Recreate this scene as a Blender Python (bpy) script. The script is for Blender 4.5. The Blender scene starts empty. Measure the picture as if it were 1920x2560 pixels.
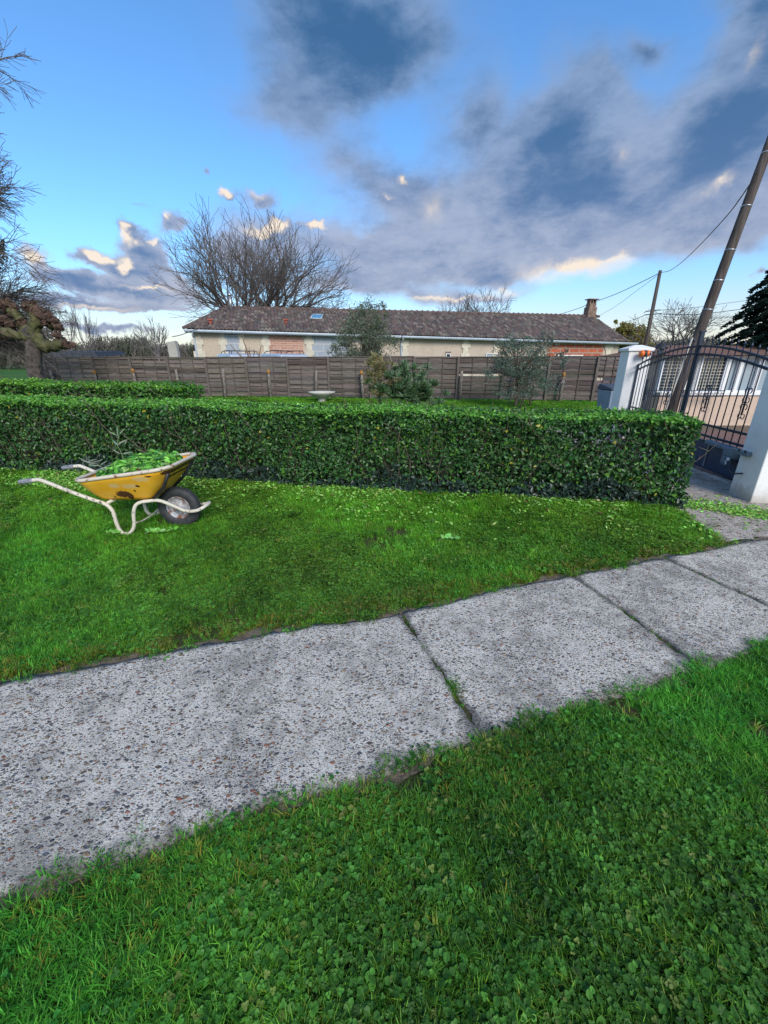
import bpy, bmesh, math, random
import numpy as np
from mathutils import Vector, Matrix, Euler, noise as mnoise
random.seed(7); rng = np.random.default_rng(11)
S = bpy.context.scene
COL = S.collection
R = math.radians
sin, cos, PI = math.sin, math.cos, math.pi

# ------------------------------------------------------------------ camera
F, TH, CH = 1000.0, math.atan(.375), 1.45          # focal (px of a 1920 wide frame), pitch down, eye height
cam_d = bpy.data.cameras.new('camera'); cam = bpy.data.objects.new('camera', cam_d); COL.objects.link(cam)
cam.location = (0, 0, CH); cam.rotation_euler = (PI/2 - TH, 0, 0)
cam_d.sensor_fit = 'HORIZONTAL'; cam_d.sensor_width = 36; cam_d.lens = 36*F/1920
cam_d.clip_start = .05; cam_d.clip_end = 2000
S.camera = cam
S.render.resolution_x = 768; S.render.resolution_y = 1024
EXPO = 1.05
S.view_settings.view_transform = 'Standard'; S.view_settings.look = 'None'
S.view_settings.exposure = EXPO; S.view_settings.gamma = 1

def ray(px, py):
    x = (px-960)/F; y = -(py-1280)/F
    return (x, cos(TH)+y*sin(TH), -sin(TH)+y*cos(TH))
def at(px, py, Y):
    d = ray(px, py); t = Y/d[1]
    return Vector((d[0]*t, Y, CH+d[2]*t))
def gp(px, py, z=0.0):
    d = ray(px, py); t = (z-CH)/d[2]
    return Vector((d[0]*t, d[1]*t, z))
def azel(px, py):
    d = Vector(ray(px, py)).normalized()
    return math.atan2(d.x, d.y), math.asin(d.z)

# ------------------------------------------------------------------ node helper
class NT:
    def __init__(s, tree): s.t = tree; s.n = tree.nodes; s.l = tree.links
    def new(s, kind, **kw):
        n = s.n.new(kind)
        for k, v in kw.items(): setattr(n, k, v)
        return n
    def put(s, sock, v):
        if isinstance(v, bpy.types.NodeSocket): s.l.new(v, sock)
        elif v is not None:
            if isinstance(v, (tuple, list)) and len(v) == 3 and sock.type == 'RGBA': v = (*v, 1)
            sock.default_value = v
    def math(s, op, a, b=None, c=None, clamp=False):
        n = s.new('ShaderNodeMath', operation=op, use_clamp=clamp)
        s.put(n.inputs[0], a)
        if b is not None: s.put(n.inputs[1], b)
        if c is not None: s.put(n.inputs[2], c)
        return n.outputs[0]
    def mix(s, f, a, b, mode='MIX'):
        n = s.new('ShaderNodeMix', data_type='RGBA', blend_type=mode)
        s.put(n.inputs[0], f); s.put(n.inputs[6], a); s.put(n.inputs[7], b)
        return n.outputs[2]
    def noise(s, vec, scale, detail=3, rough=.5, out=0, dist=0):
        n = s.new('ShaderNodeTexNoise'); s.put(n.inputs['Vector'], vec)
        n.inputs['Scale'].default_value = scale; n.inputs['Detail'].default_value = detail
        n.inputs['Roughness'].default_value = rough; n.inputs['Distortion'].default_value = dist
        return n.outputs[out]
    def vor(s, vec, scale, feature='F1', out='Distance', rnd=1):
        n = s.new('ShaderNodeTexVoronoi', feature=feature); s.put(n.inputs['Vector'], vec)
        n.inputs['Scale'].default_value = scale; n.inputs['Randomness'].default_value = rnd
        return n.outputs[out]
    def ramp(s, f, stops, interp='LINEAR'):
        n = s.new('ShaderNodeValToRGB'); s.put(n.inputs[0], f); e = n.color_ramp.elements
        n.color_ramp.interpolation = interp
        while len(e) < len(stops): e.new(.5)
        for i, (p, c) in enumerate(stops):
            e[i].position = p; e[i].color = (*c, 1) if len(c) == 3 else c
        return n.outputs[0]
    def step(s, f, lo, hi, a=0, b=1):
        n = s.new('ShaderNodeMapRange', interpolation_type='SMOOTHSTEP'); s.put(n.inputs[0], f)
        for i, v in zip((1, 2, 3, 4), (lo, hi, a, b)): n.inputs[i].default_value = v
        return n.outputs[0]
    def scale(s, vec, sc=(1, 1, 1), rot=(0, 0, 0)):
        n = s.new('ShaderNodeMapping'); s.put(n.inputs[0], vec)
        n.inputs['Scale'].default_value = sc; n.inputs['Rotation'].default_value = rot
        return n.outputs[0]
    def bump(s, h, strength=.3, dist=.01, normal=None):
        n = s.new('ShaderNodeBump'); s.put(n.inputs['Height'], h)
        n.inputs['Strength'].default_value = strength; n.inputs['Distance'].default_value = dist
        if normal: s.put(n.inputs['Normal'], normal)
        return n.outputs[0]

def srgb(r, g, b):
    f = lambda c: (c/255/12.92) if c/255 <= .04045 else ((c/255+.055)/1.055)**2.4
    return (f(r), f(g), f(b))

# ------------------------------------------------------------------ sky and sun
SUN_EL, SUN_AZ = R(34), R(160)          # azimuth from +Y, clockwise: behind the camera, a little right
def build_world():
    w = bpy.data.worlds.new('World'); S.world = w; w.use_nodes = True
    nt = NT(w.node_tree); nt.n.clear()
    sky = nt.new('ShaderNodeTexSky', sky_type='NISHITA'); sky.sun_disc = False
    sky.sun_elevation = SUN_EL; sky.sun_rotation = SUN_AZ; sky.air_density = 1.15; sky.dust_density = .4; sky.ozone_density = 2.2
    hs = nt.new('ShaderNodeHueSaturation'); nt.put(hs.inputs['Color'], sky.outputs[0])
    hs.inputs['Saturation'].default_value = 1.0; hs.inputs['Value'].default_value = 1.0
    tc = nt.new('ShaderNodeTexCoord'); sep = nt.new('ShaderNodeSeparateXYZ'); nt.put(sep.inputs[0], tc.outputs['Generated'])
    az = nt.math('ARCTAN2', sep.outputs[0], sep.outputs[1]); el = nt.math('ARCSINE', sep.outputs[2])
    cb = nt.new('ShaderNodeCombineXYZ'); nt.put(cb.inputs[0], az); nt.put(cb.inputs[1], el)
    base = cb.outputs[0]
    def warp(amount, sc, det):
        n = nt.noise(tc.outputs['Generated'], sc, det, .6, out=1)
        v = nt.new('ShaderNodeVectorMath', operation='SUBTRACT'); nt.put(v.inputs[0], n); v.inputs[1].default_value = (.5, .5, .5)
        m = nt.new('ShaderNodeVectorMath', operation='MULTIPLY'); nt.put(m.inputs[0], v.outputs[0]); m.inputs[1].default_value = (amount, amount*.6, 0)
        a = nt.new('ShaderNodeVectorMath', operation='ADD'); nt.put(a.inputs[0], base); nt.put(a.inputs[1], m.outputs[0])
        return a.outputs[0]
    soft = warp(.30, 2.6, 6); fine = warp(.085, 21, 7); soft3 = warp(.5, 2.0, 4)
    def blobs(vec, lst):
        acc = None
        for (px, py, rx, ry, rot, k) in lst:
            a0 = azel(px, py); c, s_ = cos(R(rot)), sin(R(rot))
            a1 = azel(px+rx*c, py+rx*s_); a2 = azel(px-ry*s_, py+ry*c)
            u = (a1[0]-a0[0], a1[1]-a0[1]); v = (a2[0]-a0[0], a2[1]-a0[1])
            mp = nt.new('ShaderNodeMapping', vector_type='TEXTURE'); nt.put(mp.inputs[0], vec)
            mp.inputs[1].default_value = (a0[0], a0[1], 0); mp.inputs[2].default_value = (0, 0, math.atan2(u[1], u[0]))
            mp.inputs[3].default_value = (math.hypot(*u)*1.35, math.hypot(*v)*1.35, 1)
            g = nt.new('ShaderNodeTexGradient', gradient_type='QUADRATIC_SPHERE'); nt.put(g.inputs[0], mp.outputs[0])
            q = nt.math('MULTIPLY', g.outputs['Fac'], k*2.2)
            acc = q if acc is None else nt.math('ADD', acc, q)
        return acc
    dens = blobs(soft, [
        (900, 20, 360, 230, 0, 1.4), (740, 200, 220, 170, 0, .8), (980, 130, 200, 170, -30, .8), (700, 270, 150, 90, 0, .35),
        (1850, 60, 190, 220, -40, 1.2), (1780, 330, 360, 190, -30, 1.5), (1620, 130, 100, 90, -60, .8), (1900, 480, 260, 130, 0, 1),
        (1190, 320, 220, 140, -40, .85), (1480, 270, 180, 160, -50, 1.1), (1370, 400, 210, 130, -30, 1.0), (1480, 490, 450, 160, 0, 1.4),
        (1250, 560, 450, 130, 0, 1.3), (980, 500, 260, 110, 30, .65), (850, 400, 180, 120, 40, .4), (1700, 580, 320, 70, 0, 1), (1150, 650, 420, 70, 0, 1.1),
        (900, 640, 260, 110, 10, 1.0), (860, 720, 250, 50, 0, .9), (1430, 670, 240, 60, -5, .9), (640, 610, 170, 110, 0, .8), (1180, 730, 240, 24, 0, .8)])
    dens2 = blobs(fine, [
        (230, 645, 75, 26, 15, 1.0), (300, 675, 70, 30, 10, .9), (370, 640, 90, 65, 0, 1.0), (430, 560, 60, 40, 10, .8), (400, 700, 110, 40, 5, 1),
        (320, 570, 45, 28, 10, .7), (565, 478, 34, 20, 10, .7), (650, 500, 70, 45, 0, .6), (790, 565, 38, 18, 0, 1.0), (700, 570, 70, 40, 0, .9),
        (185, 700, 130, 30, 8, 1.0), (330, 730, 240, 26, 6, 1.1), (230, 760, 300, 22, 2, .8), (80, 640, 60, 40, 0, .6), (340, 770, 200, 12, 0, .6),
        (515, 430, 18, 22, 0, .4), (360, 510, 40, 12, 0, .3),
        (1000, 450, 28, 18, 0, .8), (1890, 690, 40, 12, 0, .5), (250, 820, 220, 14, 0, .7), (1080, 500, 60, 50, 0, .4)])
    fb = nt.noise(tc.outputs['Generated'], 5.5, 8, .62)
    fb2 = nt.noise(nt.scale(tc.outputs['Generated'], (1, 1, 2.4)), 15, 9, .68)
    hz = nt.math('ADD', nt.math('MULTIPLY', nt.math('SUBTRACT', fb, .5), 1.1), nt.math('MULTIPLY', nt.math('SUBTRACT', fb2, .5), .8))
    back = nt.math('MULTIPLY', nt.step(nt.math('ABSOLUTE', az), 1.15, 1.7), nt.step(fb, .42, .6))  # unseen bright warm clouds behind the camera, added to lift the ground light
    D = nt.math('ADD', dens, nt.math('MULTIPLY', hz, nt.step(dens, .05, .5)))
    a1 = nt.step(D, -.05, 1.5)
    D2 = nt.math('ADD', dens2, nt.math('MULTIPLY', hz, nt.step(dens2, .05, .5)))
    a2 = nt.step(D2, .08, .85)
    alpha = nt.math('MAXIMUM', nt.math('MAXIMUM', a1, a2), nt.math('MULTIPLY', back, .8))
    # cloud light: thick parts grey-blue, thin rims paler, low clouds lavender
    fb3 = nt.noise(nt.scale(soft3, (1, 1.9, 1), (0, 0, R(-24))), 3.6, 6, .6)
    cores = blobs(soft, [(900, 60, 260, 170, 0, .6), (1780, 370, 280, 110, -30, .8), (1880, 130, 120, 140, -40, .4), (1200, 350, 110, 70, -40, .35), (1400, 400, 110, 70, -40, .35), (1620, 130, 50, 50, 0, .3), (1500, 540, 260, 40, 0, .25)])
    lowf = nt.step(el, R(6), R(30), 1, 0)
    dark = nt.mix(lowf, srgb(62, 106, 152), srgb(100, 128, 172))
    light = nt.mix(lowf, srgb(136, 164, 204), srgb(184, 190, 210))
    tex = nt.math('ADD', nt.math('ADD', nt.math('MULTIPLY', D, .33), nt.math('ADD', cores, nt.math('MULTIPLY', D2, .75))), nt.math('ADD', nt.math('MULTIPLY', nt.math('SUBTRACT', fb3, .5), 4.2), nt.math('MULTIPLY', nt.math('SUBTRACT', fb2, .5), 2.0)))
    ccol = nt.mix(nt.step(tex, -.25, 2.1), light, dark)
    bright = blobs(fine, [
        (1440, 680, 190, 42, -6, 1.5), (1530, 665, 60, 26, -15, .8), (1260, 735, 90, 18, 0, .7), (1100, 745, 180, 12, 0, .6),
        (1790, 465, 90, 26, -30, .55), (1560, 390, 60, 60, -40, .35), (1000, 450, 30, 16, 0, .7), (975, 490, 24, 14, 0, .4), (1080, 520, 70, 80, 0, .45),
        (240, 640, 60, 16, 15, 1.3), (312, 664, 26, 20, 30, 1.3), (325, 600, 40, 22, 20, 1.0), (315, 568, 24, 18, 10, 1), (385, 605, 22, 14, 0, 1),
        (420, 538, 26, 16, 0, .9), (562, 472, 34, 18, 10, 1.0), (700, 562, 34, 22, 0, 1.3), (650, 575, 60, 20, 0, 1.2), (792, 564, 34, 13, 0, 1.5), (370, 718, 80, 8, 0, 1), (80, 650, 60, 34, 0, .8),
        (1890, 120, 40, 120, 20, .3), (640, 480, 50, 26, 10, .4), (250, 770, 200, 14, 0, .5)])
    warm = nt.step(nt.math('ADD', bright, nt.math('MULTIPLY', hz, nt.math('MULTIPLY', bright, 1.5))), 0.08, 1.5)
    ccol = nt.mix(warm, ccol, srgb(255, 238, 218))
    ccol = nt.mix(back, ccol, srgb(235, 225, 215))
    # clear sky (Nishita) eased to a pale warm glow at the horizon
    skyc = nt.mix(1.0, hs.outputs[0], (SKY_R, SKY_G, SKY_B), 'MULTIPLY')
    glow = nt.math('MULTIPLY', nt.step(el, R(-1), R(15), 1, 0), .8)
    skyc = nt.mix(glow, skyc, nt.mix(nt.step(el, R(2), R(12), 0, 1), tuple(v*GL for v in srgb(252, 230, 206)), tuple(v*GL for v in srgb(182, 216, 244))))
    cs = nt.mix(1.0, ccol, (CL, CL, CL), 'MULTIPLY')
    fin = nt.mix(nt.math('MULTIPLY', alpha, .96), skyc, cs)
    bg = nt.new('ShaderNodeBackground'); nt.put(bg.inputs[0], fin); bg.inputs[1].default_value = .1
    out = nt.new('ShaderNodeOutputWorld'); nt.l.new(bg.outputs[0], out.inputs[0])
SKY_R, SKY_G, SKY_B = .52, .84, 1.12
CL = 10/2**EXPO          # cloud radiance in units of the 0.1 background strength
GL = 10/2**EXPO
build_world()
sun_d = bpy.data.lights.new('sun', 'SUN'); sun = bpy.data.objects.new('sun', sun_d); COL.objects.link(sun)
sun_d.energy = 1.6; sun_d.angle = R(25); sun_d.color = (1, .93, .84)
sd = Vector((sin(SUN_AZ)*cos(SUN_EL), cos(SUN_AZ)*cos(SUN_EL), sin(SUN_EL)))
sun.rotation_euler = sd.to_track_quat('Z', 'Y').to_euler()

# ------------------------------------------------------------------ mesh and tagging helpers
def tag(o, label=None, cat=None, group=None, kind=None):
    for k, v in (('label', label), ('category', cat), ('group', group), ('kind', kind)):
        if v: o[k] = v
    return o
def empty(name, loc=(0, 0, 0), rz=0):
    o = bpy.data.objects.new(name, None); COL.objects.link(o); o.location = loc; o.rotation_euler = (0, 0, rz); o.empty_display_size = .1
    return o
def link(name, me, parent=None):
    o = bpy.data.objects.new(name, me); COL.objects.link(o)
    if parent: o.parent = parent
    return o
class MB:
    def __init__(s): s.v = []; s.f = []; s.m = []; s.c = []; s.sm = []; s.col = None
    def add(s, vs, fs, mi=0, smooth=False, col=(0.5, 0.5, 0.5)):
        b = len(s.v); s.v.extend([tuple(p) for p in vs]); s.f.extend([tuple(i+b for i in q) for q in fs])
        s.m.extend([mi]*len(fs)); s.sm.extend([smooth]*len(fs)); s.c.extend([col]*len(vs))
        return s
    def box(s, c, size, rz=0, mi=0, col=(.5, .5, .5), M=None):
        hx, hy, hz = [q/2 for q in size]; vs = []
        for z in (-hz, hz):
            for x, y in ((-hx, -hy), (hx, -hy), (hx, hy), (-hx, hy)):
                p = Vector((x, y, z))
                if M is not None: p = M @ p
                elif rz: p = Vector((x*cos(rz)-y*sin(rz), x*sin(rz)+y*cos(rz), z))
                vs.append(p+Vector(c))
        return s.add(vs, [(3, 2, 1, 0), (4, 5, 6, 7), (0, 1, 5, 4), (1, 2, 6, 5), (2, 3, 7, 6), (3, 0, 4, 7)], mi, False, col)
    def tube(s, pts, rad, n=8, mi=0, cap=True, col=(.5, .5, .5), closed=False, smooth=True):
        pts = [Vector(p) for p in pts]
        if not hasattr(rad, '__len__'): rad = [rad]*len(pts)
        vs = []; N = len(pts); up = None
        for i, p in enumerate(pts):
            a = pts[(i-1) % N] if (closed or i) else p; b = pts[(i+1) % N] if (closed or i < N-1) else p
            d = (b-a); d = d.normalized() if d.length > 1e-9 else Vector((0, 0, 1))
            if up is None: up = d.orthogonal().normalized()
            up = (up-d*up.dot(d)); up = up.normalized() if up.length > 1e-6 else d.orthogonal().normalized()
            q = d.cross(up)
            for k in range(n):
                t = 2*PI*k/n; vs.append(p+(up*cos(t)+q*sin(t))*rad[i])
        fs = []
        for i in range(N if closed else N-1):
            j = (i+1) % N
            for k in range(n):
                l = (k+1) % n; fs.append((i*n+k, i*n+l, j*n+l, j*n+k))
        if cap and not closed: fs += [tuple(range(n))[::-1], tuple((N-1)*n+k for k in range(n))]
        return s.add(vs, fs, mi, smooth, col)
    def build(s, name, mats, parent=None, bevel=0):
        me = bpy.data.meshes.new(name); me.from_pydata(s.v, [], s.f)
        for m in (mats if isinstance(mats, (list, tuple)) else [mats]): me.materials.append(m)
        me.polygons.foreach_set('material_index', s.m); me.polygons.foreach_set('use_smooth', s.sm)
        ca = me.color_attributes.new('Col', 'FLOAT_COLOR', 'POINT')
        a = np.ones((len(s.v), 4), np.float32); a[:, :3] = np.array(s.c, np.float32).reshape(-1, 3); ca.data.foreach_set('color', a.ravel())
        me.update(); o = link(name, me, parent)
        if bevel:
            b = o.modifiers.new('bevel', 'BEVEL'); b.width = bevel; b.segments = 2; b.limit_method = 'ANGLE'
        return o
def smooth_path(pts, n=6):
    P = [Vector(p) for p in pts]; P = [P[0]*2-P[1]]+P+[P[-1]*2-P[-2]]; out = []
    for i in range(1, len(P)-2):
        for k in range(n):
            t = k/n; a, b, c, d = P[i-1:i+3]
            out.append(.5*((2*b)+(c-a)*t+(2*a-5*b+4*c-d)*t*t+(3*b-a-3*c+d)*t**3))
    out.append(P[-2]); return out

def npmesh(name, V, Fq, col, mats, parent=None, smooth=False, mi=None):
    """V (n,3), Fq (m,4) quads, col (n,3)"""
    me = bpy.data.meshes.new(name); V = np.asarray(V, np.float32); Fq = np.asarray(Fq, np.int32)
    me.vertices.add(len(V)); me.vertices.foreach_set('co', V.ravel())
    k = Fq.shape[1]; me.loops.add(Fq.size); me.loops.foreach_set('vertex_index', Fq.ravel())
    me.polygons.add(len(Fq)); me.polygons.foreach_set('loop_start', np.arange(0, Fq.size, k, dtype=np.int32))
    me.polygons.foreach_set('use_smooth', np.full(len(Fq), smooth))
    for m in (mats if isinstance(mats, (list, tuple)) else [mats]): me.materials.append(m)
    if mi is not None: me.polygons.foreach_set('material_index', mi)
    ca = me.color_attributes.new('Col', 'FLOAT_COLOR', 'POINT'); a = np.ones((len(V), 4), np.float32); a[:, :3] = col; ca.data.foreach_set('color', a.ravel())
    me.update(calc_edges=True); return link(name, me, parent)

def leaf_geo(P, Nn, size, aspect=.5, fold=.12, updir=None, along=None):
    """one folded 6-point leaf per row: returns V (n*6,3), F (n*2,4)"""
    n = len(P); Nn = Nn/np.linalg.norm(Nn, axis=1, keepdims=True)
    if along is None:
        r = rng.normal(size=(n, 3))
        if updir is not None: r += np.array(updir)
    else: r = along
    T = r-(r*Nn).sum(1, keepdims=True)*Nn; T /= np.linalg.norm(T, axis=1, keepdims=True)+1e-9
    B = np.cross(Nn, T); s = size[:, None]
    u = [0, .32, .72, 1.0, .72, .32]; w = [0, .5, .42, 0, -.42, -.5]; h = [0, 1, .8, -.6, .8, 1]
    V = np.stack([P+T*s*(ui-.5)+B*s*aspect*wi+Nn*s*fold*hi for ui, wi, hi in zip(u, w, h)], 1).reshape(-1, 3)
    b = (np.arange(n)*6)[:, None]
    Fq = np.concatenate([b+np.array([0, 1, 2, 3]), b+np.array([0, 3, 4, 5])], 1).reshape(-1, 4)
    return V, Fq
def jit(col, n, var=.25, hue=.1):
    c = np.array(col)[None, :]*(1+rng.normal(size=(n, 1))*var)*(1+rng.normal(size=(n, 3))*hue)
    return np.clip(c, .002, .9)

# ------------------------------------------------------------------ materials
def mat(name, col=(.5, .5, .5), rough=.6, metal=0, spec=.5, fn=None):
    m = bpy.data.materials.new(name); m.use_nodes = True; nt = NT(m.node_tree)
    b = nt.n['Principled BSDF']; b.inputs['Base Color'].default_value = (*col, 1); b.inputs['Roughness'].default_value = rough
    b.inputs['Metallic'].default_value = metal; b.inputs['Specular IOR Level'].default_value = spec
    if fn:
        tc = nt.new('ShaderNodeTexCoord'); fn(nt, b, tc.outputs['Object'])
    return m
def vary(col, amt=.3, sc=6, bump=.2, bd=.004, rough=.7, metal=0, stain=None, name='m'):
    def fn(nt, b, co):
        n1 = nt.noise(co, sc, 6, .65); n2 = nt.noise(co, sc*7, 4, .6)
        c = nt.mix(nt.step(n1, .3, .7), tuple(v*(1-amt) for v in col), tuple(min(1, v*(1+amt)) for v in col))
        if stain: c = nt.mix(nt.math('MULTIPLY', nt.step(n1, .52, .68), stain[1]), c, stain[0])
        c = nt.mix(nt.math('MULTIPLY', nt.step(n2, .4, .7), .25), c, tuple(v*.6 for v in col))
        nt.put(b.inputs['Base Color'], c); nt.put(b.inputs['Normal'], nt.bump(nt.math('ADD', n1, n2), bump, bd))
        nt.put(b.inputs['Roughness'], nt.step(n2, .2, .8, max(.05, rough-.12), min(1, rough+.12)))
    return mat(name, col, rough, metal, fn=fn)
def leafmat(name, rough=.45, trans=.3, spec=.4, instancer=False):
    m = bpy.data.materials.new(name); m.use_nodes = True; nt = NT(m.node_tree); b = nt.n['Principled BSDF']; out = nt.n['Material Output']
    a = nt.new('ShaderNodeAttribute', attribute_name='Col'); c = a.outputs['Color']
    if instancer:
        t = nt.new('ShaderNodeAttribute', attribute_type='INSTANCER', attribute_name='tint')
        c = nt.mix(1, c, t.outputs['Color'], 'MULTIPLY')
    nt.put(b.inputs['Base Color'], c); b.inputs['Roughness'].default_value = rough; b.inputs['Specular IOR Level'].default_value = spec
    tr = nt.new('ShaderNodeBsdfTranslucent'); nt.put(tr.inputs[0], nt.mix(1, c, (1.1, 1.35, .6), 'MULTIPLY'))
    mx = nt.new('ShaderNodeMixShader'); mx.inputs[0].default_value = trans
    nt.l.new(b.outputs[0], mx.inputs[1]); nt.l.new(tr.outputs[0], mx.inputs[2]); nt.l.new(mx.outputs[0], out.inputs[0])
    return m
M = {}
M['leaf'] = leafmat('leaf', .38, .25, .45); M['needle'] = leafmat('needle', .7, .1, .2)
M['grass'] = leafmat('grass', .5, .35, .3, True); M['dryleaf'] = leafmat('dryleaf', .6, .3, .3)
M['twig'] = vary((.13, .095, .07), .35, 12, .3, rough=.85, name='twig'); M['bark'] = vary((.13, .105, .09), .55, 11, 1.0, .05, .9, name='bark')
M['greytwig'] = vary((.155, .13, .118), .3, 6, .2, rough=.9, name='grey_twig')
M['haze_twig'] = vary((.16, .14, .14), .3, 1, .1, rough=.95, name='far_twig')
M['knob'] = vary((.15, .088, .060), .65, 11, 1.0, .06, .9, stain=((.2, .13, .09), .6), name='pollard_bark')
M['moss'] = vary((.085, .085, .03), .6, 5, .8, .03, .95, stain=((.12, .085, .06), .9), name='mossy_bark')
def f_soil(nt, b, co):
    n = nt.noise(co, 3, 8, .7); n2 = nt.noise(co, 40, 5, .7)
    c = nt.mix(nt.step(n, .35, .65), (.035, .055, .018), (.07, .05, .03)); c = nt.mix(nt.step(n2, .45, .7), c, (.05, .085, .02))
    nt.put(b.inputs['Base Color'], c); nt.put(b.inputs['Normal'], nt.bump(n2, .6, .02))
M['soil'] = mat('soil', rough=.95, spec=.1, fn=f_soil)
def f_field(nt, b, co):
    n = nt.noise(co, .15, 8, .7); n2 = nt.noise(co, 9, 6, .7)
    c = nt.mix(nt.step(n, .3, .7), (.035, .115, .018), (.075, .15, .03)); c = nt.mix(nt.step(n2, .45, .75), c, (.03, .07, .015))
    nt.put(b.inputs['Base Color'], c); nt.put(b.inputs['Normal'], nt.bump(n2, .6, .05))
M['field'] = mat('field', rough=.95, spec=.1, fn=f_field)
def pebbles(nt, b, co, base, darkc, amount, sc, edge=True):
    wv = nt.noise(co, 30, 3, .5, out=1)
    v = nt.new('ShaderNodeVectorMath', operation='MULTIPLY_ADD'); nt.put(v.inputs[0], wv); v.inputs[1].default_value = (.02, .02, 0); nt.put(v.inputs[2], co)
    col = None; height = None
    big = nt.noise(co, 2.2, 6, .7); grit = nt.noise(co, 160, 3, .7); med = nt.noise(co, 14, 6, .7)
    big2 = nt.noise(co, 3.1, 5, .65)
    c = nt.mix(nt.step(grit, .35, .68), tuple(q*.80 for q in base), tuple(min(1, q*1.12) for q in base))
    c = nt.mix(nt.math('MULTIPLY', nt.step(nt.math('ADD', nt.math('MULTIPLY', big, .55), nt.math('MULTIPLY', med, .45)), .44, .62), .62), c, darkc)
    h = grit
    for k, (s_, th, rot) in enumerate(((sc, amount, .4), (sc*1.7, amount*1.1, 1.2), (sc*.6, amount*.5, .8))):
        vv = nt.scale(v.outputs[0], (1, 1.7, 1), (0, 0, rot))
        d = nt.vor(vv, s_, rnd=1); cc = nt.vor(vv, s_, out='Color')
        sp = nt.new('ShaderNodeSeparateColor'); nt.put(sp.inputs[0], cc)
        on = nt.math('MULTIPLY', nt.step(nt.math('ADD', sp.outputs[0], nt.math('MULTIPLY', nt.math('SUBTRACT', big2, .5), 1.3)), 1-th-.01, 1-th+.01), nt.step(d, .30, .42, 1, 0))
        pc = nt.ramp(sp.outputs[1], [(0, (.055, .055, .07)), (.18, (.12, .075, .05)), (.34, (.10, .11, .13)), (.48, (.28, .15, .075)), (.6, (.20, .18, .16)), (.72, (.34, .11, .055)), (.8, (.36, .26, .14)), (.9, (.42, .42, .45)), (1, (.16, .1, .08))], 'CONSTANT')
        c = nt.mix(nt.math('MULTIPLY', on, .9), c, pc); h = nt.math('ADD', h, nt.math('MULTIPLY', on, .8))
    fl = nt.vor(co, sc*3.2); fc = nt.vor(co, sc*3.2, out='Color'); sp = nt.new('ShaderNodeSeparateColor'); nt.put(sp.inputs[0], fc)
    c = nt.mix(nt.math('MULTIPLY', nt.math('MULTIPLY', nt.step(sp.outputs[2], .7, .72), nt.step(fl, .35, .45, 1, 0)), .75), c, (.09, .085, .085))
    if edge:      # grime and algae along the slab edges (painted per vertex on the slab mesh)
        a = nt.new('ShaderNodeAttribute', attribute_name='Col'); sp2 = nt.new('ShaderNodeSeparateColor'); nt.put(sp2.inputs[0], a.outputs['Color'])
        e = nt.math('ADD', sp2.outputs[0], nt.math('MULTIPLY', nt.math('SUBTRACT', med, .5), 1.1))
        c = nt.mix(nt.math('MULTIPLY', nt.step(e, .38, .95), .7), c, (.085, .08, .078))
    nt.put(b.inputs['Base Color'], c); nt.put(b.inputs['Normal'], nt.bump(h, .9, .008))
M['slab'] = mat('pebble_concrete', rough=.85, spec=.25, fn=lambda nt, b, co: pebbles(nt, b, co, (.70, .645, .55), (.20, .185, .155), .48, 62))
M['drive'] = mat('driveway_gravel', rough=.9, spec=.2, fn=lambda nt, b, co: pebbles(nt, b, co, (.56, .50, .43), (.17, .145, .10), .45, 40, False))
M['redgravel'] = mat('red_gravel', rough=.9, spec=.2, fn=lambda nt, b, co: pebbles(nt, b, co, (.27, .15, .13), (.2, .14, .1), .5, 30, False))
M['dirt'] = vary((.15, .115, .08), .4, 12, .9, .015, .95, name='dirt')
def f_wood(nt, b, co):
    a = nt.new('ShaderNodeAttribute', attribute_name='Col')
    n = nt.noise(nt.scale(co, (1.2, 1.2, 22)), 4, 8, .7, dist=.4); n2 = nt.noise(co, 1.3, 4, .6)
    c = nt.mix(1, a.outputs['Color'], nt.ramp(n, [(.25, (.35, .35, .38)), (.5, (.95, .95, .95)), (.75, (1.6, 1.55, 1.5))]), 'MULTIPLY')
    c = nt.mix(nt.math('MULTIPLY', nt.step(n2, .5, .7), .35), c, (.085, .08, .05))
    nt.put(b.inputs['Base Color'], c); nt.put(b.inputs['Normal'], nt.bump(n, .6, .01))
M['wood'] = mat('weathered_slats', rough=.9, spec=.15, fn=f_wood)
def f_post(nt, b, co):
    n = nt.noise(nt.scale(co, (6, 6, 2)), 5, 6, .7)
    nt.put(b.inputs['Base Color'], nt.ramp(n, [(.3, (.07, .055, .05)), (.5, (.17, .145, .125)), (.62, (.42, .38, .33)), (.75, (.2, .15, .12))]))
M['stake'] = mat('stake', rough=.9, spec=.2, fn=f_post)
M['rusttop'] = vary((.34, .16, .04), .5, 20, .4, rough=.9, name='lichen_orange')
M['white'] = vary((.80, .79, .77), .06, 3, .15, .003, .6, stain=((.6, .56, .5), .35), name='painted_render')
def f_white(nt, b, co):
    n = nt.noise(co, 3, 7, .7); n2 = nt.noise(nt.scale(co, (9, 9, .8)), 2, 5, .7); n3 = nt.noise(co, 45, 4, .7); sp = nt.new('ShaderNodeSeparateXYZ'); nt.put(sp.inputs[0], co)
    c = nt.mix(nt.math('MULTIPLY', nt.step(n, .45, .7), .4), (.80, .79, .77), (.62, .60, .56)); c = nt.mix(nt.math('MULTIPLY', nt.step(n2, .55, .75), .35), c, (.5, .47, .42))
    splash = nt.step(nt.math('ADD', sp.outputs[2], nt.math('MULTIPLY', nt.math('SUBTRACT', n, .5), .5)), .0, .2, .75, 0)
    c = nt.mix(splash, c, (.33, .28, .21)); nt.put(b.inputs['Base Color'], c); nt.put(b.inputs['Normal'], nt.bump(n3, .35, .004))
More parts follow.
